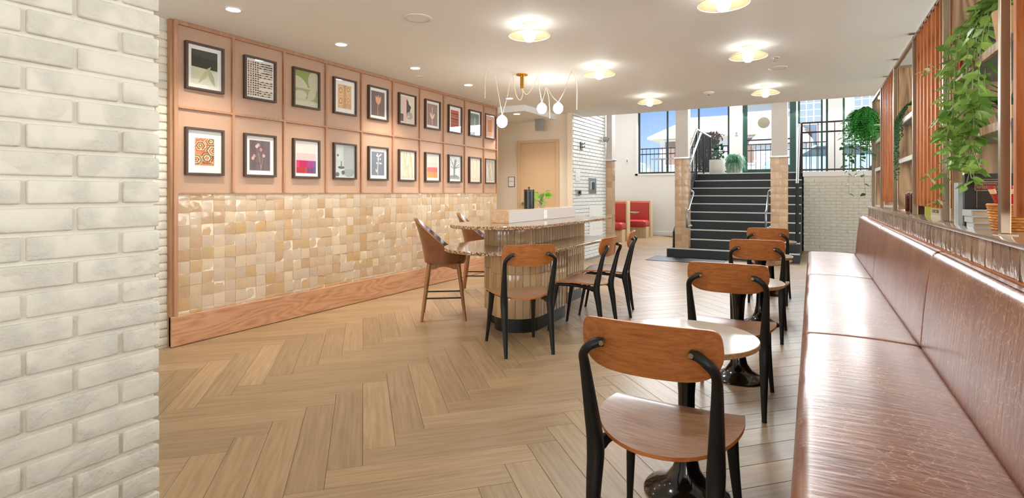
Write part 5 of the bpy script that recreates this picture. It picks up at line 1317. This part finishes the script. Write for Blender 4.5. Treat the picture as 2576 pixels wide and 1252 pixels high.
book('yellow-green book standing behind the amber jars', (0.74, 5.02, LT), 0.15, 0.03, 0.23, 'book_green')
book('red book standing on the upper shelf before slats', (0.71, 5.0, 1.902), 0.16, 0.03, 0.2, 'book_red')
book('red-spined book standing behind the big vine', (0.70, 3.735, 1.902), 0.16, 0.03, 0.25, 'book_red')
book('black book standing behind the big vine on the upper shelf', (0.71, 3.69, 1.902), 0.17, 0.04, 0.26, 'book_black')
for i in range(3): book(('pale book, first from the post on the upper end shelf', 'pale book next to the dark book on the end shelf', 'pale book standing alone on the lower end shelf')[i], (0.70, 7.1 + i * 0.045, 1.902 if i < 2 else 1.567), 0.16, 0.036, 0.24, 'book_white', 'pale books on the end shelf')
b_ = book('dark book standing on the end shelf by the fern', (0.70, 7.32, 1.902), 0.16, 0.035, 0.25, 'book_black')
for i, y in enumerate((5.66, 5.42, 5.2)):
    t = thing('amber_jar', 'amber glass jar with steel lid, ' + ('beside the far oak panel', 'between two other jars', 'beside the yellow-green book')[i], 'jar', (0.76, y, LT), 0, 'amber jars on the ledge')
    b = MB(); b.lathe([(0.0, 0.001), (0.058, 0.0), (0.062, 0.008), (0.062, 0.15), (0.055, 0.165), (0.052, 0.165), (0.058, 0.149), (0.058, 0.01), (0, 0.006)], 24); b.build('body', 'amber_glass', t, smooth=50)
    b = MB(); b.lathe([(0.0, 0.165), (0.06, 0.165), (0.06, 0.18), (0.05, 0.186), (0.0, 0.187)], 24); b.build('lid', 'chrome', t, smooth=40)
    b = MB(); b.lathe([(0.0, 0.006), (0.056, 0.008), (0.056, 0.12), (0, 0.122)], 20); b.build('contents', 'book_rust', t, smooth=40)
# wicker basket with red packets
wk = thing('wicker_basket', 'small orange wicker basket on the ledge holding red packets', 'basket', (0.78, 3.12, LT))
b = MB()
for r_ in range(9):
    z0 = r_ * 0.012; rr = 0.075 + 0.002 * r_
    b.tube([((rr + 0.003 * (-1) ** (q + r_)) * math.cos(q * PI / 18), (rr + 0.003 * (-1) ** (q + r_)) * math.sin(q * PI / 18), z0 + 0.006) for q in range(37)], 0.0065, 6, ref=(0, 0, 1), cap=False)
b.lathe([(0, 0.001), (0.072, 0.001), (0.072, 0.006), (0, 0.006)], 24); b.build('weave', 'wicker', wk, smooth=50)
b = MB(); b.tube([(0.094 * math.cos(q * PI / 18), 0.094 * math.sin(q * PI / 18), 0.112) for q in range(37)], 0.008, 6, ref=(0, 0, 1), cap=False); b.build('rim', 'wicker', wk, smooth=50)
for i in range(8):
    a = i / 8 * 2 * PI + 0.2; d = Vector((math.cos(a) * 0.35, math.sin(a) * 0.35, 1)).normalized()
    t = thing('red_packet', 'red tapered packet with cream band standing in the wicker basket', 'packet', (0.78 + 0.028 * math.cos(a), 3.12 + 0.028 * math.sin(a), LT + 0.012), 0, 'red packets in the basket')
    b = MB(); b.tube([(0, 0, 0), d * 0.16], [(0.008, 0.004), (0.02, 0.006)], 8, ref=(-math.sin(a), math.cos(a), 0), sq=0.5); b.build('sleeve', 'book_red', t, smooth=40)
    b = MB(); b.tube([d * 0.16, d * 0.182], [(0.0203, 0.0063), (0.022, 0.0065)], 8, ref=(-math.sin(a), math.cos(a), 0), sq=0.5); b.build('band', 'band_cream', t, smooth=40)
    b = MB(); b.tube([d * 0.182, d * 0.195], [(0.022, 0.0062), (0.022, 0.004)], 8, ref=(-math.sin(a), math.cos(a), 0), sq=0.5); b.build('tip', 'book_red', t, smooth=40)

# ================================================================== PLANTS
def pot(t, r0, r1, h, mat, soil=True):
    b = MB(); b.lathe([(0, 0), (r0, 0), (r1, h), (r1 - 0.01, h), (r1 - 0.012, h - 0.02), (0, h - 0.02)], 28); p = b.build('pot', mat, t, smooth=40)
    if soil:
        b = MB(); b.lathe([(0, h - 0.019), (r1 - 0.013, h - 0.019), (r1 - 0.013, h - 0.012), (0, h - 0.01)], 20); b.build('soil', 'soil', p)
    return p
vn = thing('trailing_vine', 'large trailing green vine spilling from a tan pot on the bookcase', 'plant', (0.775, 3.04, 1.902))
pot(vn, 0.075, 0.095, 0.15, 'pot_tan')
rv = random.Random(3)
nleaf = 0; mass = MB()
for s in range(17):
    ty = 0.16 + rv.random() * 0.50; tx = -0.19 + rv.random() * 0.15; zb_ = -0.62 + rv.random() * 0.40 - (0.05 if 0.25 < ty < 0.5 else -0.1)
    p = [(0.0, 0.02, 0.14), (-0.05, 0.06 + ty * 0.3, 0.23 + 0.06 * rv.random()), (tx * 0.9, ty * 0.85, 0.08 + 0.06 * rv.random()), (tx, ty, -0.14), (tx + rv.uniform(-.03, .03), ty + rv.uniform(-.05, .03), (zb_ - 0.14) / 2), (tx + rv.uniform(-.04, .04), ty + rv.uniform(-.06, .05), zb_)]
    path = smooth_path(p, 7)
    b = MB(); b.tube(path, 0.0022, 5); b.build('stem', 'stem_green', vn)
    for i in range(3, len(path), 2):
        for q in (-1, 1):
            a = rv.uniform(0, 2 * PI); dd = (math.cos(a), math.sin(a), rv.uniform(-1.3, 0.2))
            p_ = path[i] + Vector((0, 0, rv.uniform(-.01, .01))); sz = rv.uniform(0.05, 0.088); rl = rv.uniform(-1.2, 1.2); nleaf += 1
            if nleaf % 2 and nleaf < 580: add_leaf(vn, 'leaf_green', p_, dd, sz, rl)
            else:                                                 # past 300 of one part: the rest joined
                mm = leaf_matrix(p_, dd, sz, rl); me = LM['leaf_green']
                mass.add([mm @ v.co for v in me.vertices], [tuple(f.vertices) for f in me.polygons])
o = mass.build('leaf_mass', 'leaf_green', vn, smooth=80); o['kind'] = 'stuff'
for p in ([(-0.16, 0.62, 0.02), (-0.20, 0.78, 0.10), (-0.20, 0.92, 0.06)], [(-0.17, 0.5, -0.5), (-0.20, 0.62, -0.56), (-0.20, 0.78, -0.52)], [(-0.16, 0.45, -0.55), (-0.18, 0.55, -0.64), (-0.2, 0.58, -0.70)]):
    path = smooth_path(p, 5); b = MB(); b.tube(path, 0.002, 5); b.build('stem', 'stem_green', vn)
    for q in range(4):
        a = q * 1.7; add_leaf(vn, 'leaf_pale' if q % 2 else 'leaf_green', path[-1 - q], (math.cos(a) * 0.6, math.sin(a), 0.4 - 0.3 * q), 0.06)
def spiky(label, loc, n, l, mat, potmat):
    t = thing('spiky_plant', label, 'plant', loc)
    pot(t, 0.04, 0.05, 0.08, potmat)
    for i in range(n):
        a = i * 2.399; e = 0.25 + 0.65 * ((i * 7) % 10) / 10
        d = Vector((math.cos(a) * math.cos(e), math.sin(a) * math.cos(e), math.sin(e)))
        b = MB(); b.tube([(0, 0, 0.07), Vector((0, 0, 0.07)) + d * l * 0.5 + Vector((0, 0, 0.02)), Vector((0, 0, 0.07)) + d * l], [(0.006, 0.002), (0.007, 0.002), (0.0008, 0.0008)], 5); b.build('leaf', mat, t, smooth=50)
spiky('small spiky plant in white pot on the shelf beside the vine', (0.80, 3.30, 1.567), 22, 0.15, 'leaf_dark', 'pot_white')
spiky('small spiky plant in tan pot on the shelf beside the vine', (0.78, 3.06, 1.567), 22, 0.15, 'leaf_bluegreen', 'pot_tan')
# string plant on the upper shelf of the middle bay
sp = thing('string_plant', 'thin trailing string plant in a round tan pot between slatted bays', 'plant', (0.76, 5.45, 1.902)); pot(sp, 0.05, 0.075, 0.085, 'pot_tan')
acc = MB(); rs = random.Random(9)
for s in range(16):
    ty = rs.uniform(-0.02, 0.36); L = rs.uniform(0.12, 0.52); p = [(0, 0.02, 0.08), (-0.05, ty * 0.5, 0.11), (-0.10, ty * 0.9, 0.03), (-0.115, ty, -0.06), (-0.115 + rs.uniform(-.01, .01), ty + rs.uniform(-.02, .02), -L)]
    path = smooth_path(p, 8); acc.tube(path, 0.0012, 4)
    for q in path[2:]:
        for k in range(3):
            c = q + Vector((rs.uniform(-.008, .008), rs.uniform(-.008, .008), rs.uniform(-.01, .01))); r_ = 0.006
            acc.add([c + Vector(v) * r_ for v in ((1, 0, 0), (-1, 0, 0), (0, 1, 0), (0, -1, 0), (0, 0, 1), (0, 0, -1))], [(0, 2, 4), (2, 1, 4), (1, 3, 4), (3, 0, 4), (2, 0, 5), (1, 2, 5), (3, 1, 5), (0, 3, 5)])
o = acc.build('foliage', 'leaf_dark', sp); o['kind'] = 'stuff'
def fern_foliage(t, base, n, l, mat, droop, rnd, spread=(1, 1), bias=(0, 0)):
    acc = MB(); bs = Vector(base)
    for i in range(n):
        a = rnd.uniform(0, 2 * PI); e = rnd.uniform(-0.9, 1.3); L = l * rnd.uniform(0.6, 1.1)
        d = Vector((math.cos(a) * math.cos(e) * spread[0] + bias[0], math.sin(a) * math.cos(e) * spread[1] + bias[1], math.sin(e)))
        for k in range(1, 13):
            s = k / 12; c = bs + d * (L * s) + Vector((0, 0, -droop * L * s * s)); tg = (d + Vector((0, 0, -2 * droop * s))).normalized()
            sd = tg.cross(Vector((0, 0, 1)));
            if sd.length < 1e-3: continue
            sd.normalize(); w_ = 0.22 * L * (1 - s) ** 0.7 * min(1, s * 3) + 0.008; h_ = 0.035 * L + 0.003
            for q in (-1, 1):
                acc.add([c, c + sd * q * w_ * 0.5 + tg * h_, c + sd * q * w_ - Vector((0, 0, 0.25 * w_)), c + sd * q * w_ * 0.5 - tg * h_], [(0, 1, 2, 3)])
    o = acc.build('foliage', mat, t); o['kind'] = 'stuff'; return o
fr = thing('hanging_fern', 'bright green fern with trailing ivy strands at the bookcase end', 'plant', (0.62, 7.86, 2.10))
rf = random.Random(21); pot(fr, 0.05, 0.06, 0.08, 'pot_tan')
bx(-0.07, 0.33, -0.1, 0.1, -0.02, 0.0).build('bracket_shelf', 'shelf_white', fr)
fern_foliage(fr, (-0.05, 0.02, 0.13), 330, 0.30, 'leaf_fern', 0.75, rf, (0.85, 0.9), (-0.12, -0.05))
for s in range(7):
    y = rf.uniform(-0.05, 0.35); x = -0.26 + s * 0.04; L = rf.uniform(0.4, 0.8) if s not in (1, 5) else 0.84
    path = smooth_path([(0, 0.05, 0.12), (x * 0.6, y * 0.6, 0.16), (x, y, -0.05), (x + rf.uniform(-.04, .04), y, -L * 0.5), (x + rf.uniform(-.06, .06), y, -L)], 7)
    b = MB(); b.tube(path, 0.0022, 5); b.build('stem', 'stem_green', fr)
    for i in range(10, len(path), 2):
        a = rf.uniform(0, 2 * PI); add_leaf(fr, 'ivy', path[i], (math.cos(a), math.sin(a), -0.4), rf.uniform(0.06, 0.085))
# planters on the landing
pl = thing('planter_pot', 'tall white cylinder planter at the top of the stairs', 'planter', (-2.03, 13.85, LZ))
b = MB(); b.lathe([(0, 0), (0.175, 0), (0.18, 0.01), (0.18, 0.345), (0.165, 0.345), (0.16, 0.30), (0, 0.30)], 36); b.build('pot', 'pot_white', pl, smooth=40); b = MB(); b.lathe([(0, 0.301), (0.158, 0.301), (0.158, 0.31), (0, 0.312)], 24); b.build('soil', 'soil', pl)
pf = thing('potted_grass', 'bushy blue-green grass plant in rounded pale pot on the landing', 'plant', (-1.72, 14.36, LZ))
b = MB(); b.lathe([(0, 0), (0.11, 0), (0.16, 0.08), (0.175, 0.18), (0.16, 0.28), (0.145, 0.28), (0.15, 0.2), (0, 0.2)], 32); b.build('pot', 'pot_white', pf, smooth=50)
acc = MB(); rg = random.Random(4)
for i in range(520):
    a = rg.uniform(0, 2 * PI); R_ = rg.uniform(0.12, 0.36); h = rg.uniform(0.10, 0.24); dr_ = rg.uniform(0.0, 0.35)
    p = [(rg.uniform(-.08, .08), rg.uniform(-.08, .08), 0.24), (R_ * 0.55 * math.cos(a), R_ * 0.55 * math.sin(a), 0.27 + h), (R_ * math.cos(a), R_ * math.sin(a), 0.26 + h * 0.7 - dr_)]
    q = smooth_path(p, 4); sd = Vector((-math.sin(a), math.cos(a), 0)) * 0.004
    acc.add([v for c in q for v in (c - sd, c + sd)], [(2 * k, 2 * k + 1, 2 * k + 3, 2 * k + 2) for k in range(len(q) - 1)])
o = acc.build('foliage', 'leaf_bluegreen', pf); o['kind'] = 'stuff'

# side-room stair railing glimpsed through the bookcase
srl = thing('side_railing', 'black stair railing seen through the open bookcase bay', 'railing', (0, 10.2, 0))
for i in range(16):
    x = 1.75 + i * 0.16; zt_ = 1.55 + 0.05 * i
    bx(x - 0.022, x + 0.022, -0.02, 0.02, 0.0, zt_).build('baluster', 'rail_black', srl)
b = MB(); bar(b, (1.65, 0, 1.55), (4.3, 0, 2.38), 0.035); b.build('top_rail', 'rail_black', srl)
b = MB(); bar(b, (1.65, 0, 1.32), (4.3, 0, 1.32), 0.02); b.build('mid_rail', 'handrail_steel', srl)

# ================================================================== OUTDOORS
GZ = 1.66
struct(bx(-60, 60, YW + 0.2, 90, GZ - 0.4, GZ).build('ground', 'pavement'), 'pale sunlit pavement outside the windows', 'ground')
railing('terrace_railing', 'black picket railing across the terrace outside the windows', -9.0, 7.0, 18.6, GZ, 2.83, (1.80, 2.62, 2.81), 0.14, 'rail_black', 1.68)
def house(name, label, x0, x1, y0, y1, z1, wallmat, roofmat, ridge, hip, board=0.0, eave=0.5, z0=GZ):
    t = thing(name, label, 'house', ((x0 + x1) / 2, y0, z0))
    a, d, H = (x1 - x0) / 2, y1 - y0, z1 - z0
    w_ = bx(-a, a, 0, d, 0, H).build('wall', wallmat, t)
    e = eave; R_ = ridge - z0
    vs = [(-a - e, -e, H), (a + e, -e, H), (a + e, d + e, H), (-a - e, d + e, H), (-a - e + hip, d / 2, R_), (a + e - hip, d / 2, R_)]
    vs += [(v[0], v[1], v[2] - 0.12) for v in vs[:4]]
    b = MB(); b.add(vs, [(0, 1, 5, 4), (2, 3, 4, 5), (1, 2, 5), (3, 0, 4), (0, 6, 7, 1), (1, 7, 8, 2), (2, 8, 9, 3), (3, 9, 6, 0), (6, 9, 8, 7)]); b.build('roof', roofmat, t)
    if board:
        acc = MB(); n = int(H / board)
        for i in range(n): acc.add([(-a, -0.005, i * board), (a, -0.005, i * board), (a, -0.03, i * board), (-a, -0.03, i * board), (-a, -0.005, (i + 1) * board), (a, -0.005, (i + 1) * board)], [(0, 1, 2, 3), (3, 2, 5, 4)])
        o = acc.build('siding_boards', wallmat, w_); o['kind'] = 'stuff'
    return t, w_
def h_window(t, x, z, w, h, y=-0.06, cols=3, rows=4, glassmat='house_glass'):
    f = bx(x - w / 2 - 0.08, x + w / 2 + 0.08, y, y + 0.06, z - h / 2 - 0.08, z + h / 2 + 0.08).build('window', 'siding_white', t)
    for i in range(cols):
        for j in range(rows):
            bx(x - w / 2 + w * i / cols + 0.025, x - w / 2 + w * (i + 1) / cols - 0.025, y - 0.012, y + 0.0, z - h / 2 + h * j / rows + 0.025, z - h / 2 + h * (j + 1) / rows - 0.025).build('pane', glassmat, f)
hl, hlw = house('roofed_house', 'low shop house with broad cream roof seen through the wide window', -7.9, -0.6, 32, 39, 4.55, 'siding_white', 'roof_cream', 6.1, 1.7, 0, 0.6)
for x, w in ((-2.7, 1.3), (-1.0, 1.4), (1.5, 1.4), (2.9, 1.0)):
    h_window(hl, x, 1.95, w, 1.4, cols=2, rows=1, glassmat='shop_brown')
hu, huw = house('upper_house', 'white upper storey rising behind the cream roof', -4.6, 0.6, 41, 47, 7.6, 'siding_white', 'roof_grey', 9.2, 1.0, 0.2, 0.5)
h_window(hu, 0.6, 4.75, 2.6, 0.9, cols=3, rows=1)
hr, hrw = house('siding_house', 'tall white clapboard house with gridded windows outside', 0.2, 9.5, 30, 38, 8.6, 'siding_white', 'roof_grey', 10.5, 1.0, 0.2, 0.4)
cxh = 4.85
for px, py in ((2038, 276), (2178, 266)):
    p = at_y(px, py, 30); h_window(hr, p.x - cxh, p.z - GZ, 0.95, 1.3)
hg, hgw = house('gabled_porch', 'small white gabled porch before the clapboard house', -2.3, -0.2, 27, 30, 3.6, 'siding_white', 'roof_grey', 4.9, 0.9, 0.2, 0.25)
h_window(hg, 0.3, 1.1, 0.6, 0.9, cols=2, rows=2)
def car(label, loc, rz, mat):
    t = thing('parked_car', label, 'car', loc, rz, 'cars parked outside the windows')
    body = [(-2.25, 0.28), (-2.28, 0.62), (-2.1, 0.82), (-1.2, 0.93), (-0.55, 1.36), (0.75, 1.42), (1.75, 0.98), (2.2, 0.9), (2.25, 0.45), (2.2, 0.28)]
    b = MB(); b.prism(body, -0.85, 0.85, axis=1); b.build('body', mat, t, bevel=0.06, seg=3, smooth=50)
    for s in (-1, 1):
        for poly in ([(-1.05, 0.95), (-0.48, 1.30), (0.08, 1.32), (0.08, 0.95)], [(0.14, 0.95), (0.14, 1.32), (0.72, 1.34), (1.45, 0.98)]):
            b = MB(); b.prism(poly, s * 0.852, s * 0.865, axis=1); b.build('side_window', 'car_glass', t)
        for x in (-1.4, 1.42):
            b = MB(); b.tube([(x, s * 0.70, 0.33), (x, s * 0.89, 0.33)], 0.33, 24); wh = b.build('wheel', 'tyre', t, smooth=40)
            b = MB(); b.tube([(x, s * 0.89, 0.33), (x, s * 0.90, 0.33)], 0.2, 18); b.build('hub', 'chrome', wh, smooth=40)
    bx(-1.12, -1.0, -1.02, -0.86, 0.95, 1.08).build('mirror', mat, t, bevel=0.03)
    return t
car('light blue parked car outside the glass entrance door', (0.6, 23.2, GZ), 0, 'car_blue')
car('light blue parked car outside the wide window', (-8.6, 23.6, GZ), 0.15, 'car_blue')
tt = thing('terrace_table', 'round white terrace table outside the wide window', 'table', (-4.25, 17.5, GZ))
b = MB(); b.lathe([(0, 0.70), (0.36, 0.70), (0.36, 0.725), (0, 0.725)], 28); b.build('table_top', 'white_plastic', tt, smooth=40); b = MB(); b.lathe([(0.22, 0), (0.2, 0.03), (0.03, 0.06), (0.03, 0.7)], 20); b.build('pedestal', 'grey_plastic', tt, smooth=40)
def crown(t, c, r, n, size, mat, rnd):
    acc = MB()
    for i in range(n):
        d = Vector((rnd.gauss(0, 1), rnd.gauss(0, 1), rnd.gauss(0, 1))).normalized(); p = Vector(c) + Vector((d.x * r[0], d.y * r[1], d.z * r[2])) * rnd.uniform(0.5, 1.0) * (1 + 0.2 * noise.noise(d * 2.3))
        u = Vector((rnd.gauss(0, 1), rnd.gauss(0, 1), rnd.gauss(0, 1))).normalized() * size; v = u.orthogonal().normalized() * size * 0.5
        acc.add([p - u, p + v, p + u, p - v], [(0, 1, 2, 3)])
    o = acc.build('foliage', mat, t); o['kind'] = 'stuff'; return o
rt = random.Random(8)
tr = thing('tree', 'small leafy tree far off at the edge of the wide window', 'tree', (-17.2, 48, GZ))
b = MB(); b.tube([(0, 0, 0), (0.1, 0, 3.2)], [0.2, 0.1], 8); b.build('trunk', 'bark', tr); crown(tr, (0, 0, 4.2), (1.9, 1.9, 1.9), 900, 0.2, 'leaf_green', rt)
sh = thing('flowering_shrub', 'dark shrub with reddish leaves outside the window by the stairs', 'shrub', (-2.75, 17.3, GZ))
b = MB(); b.tube([(0, 0, 0), (0.02, 0, 0.7)], 0.03, 6); b.build('stem', 'bark', sh)
crown(sh, (0, 0, 0.75), (0.42, 0.4, 0.72), 520, 0.07, 'leaf_dark', rt); crown(sh, (0.05, 0, 1.3), (0.38, 0.36, 0.22), 170, 0.06, 'leaf_red', rt)
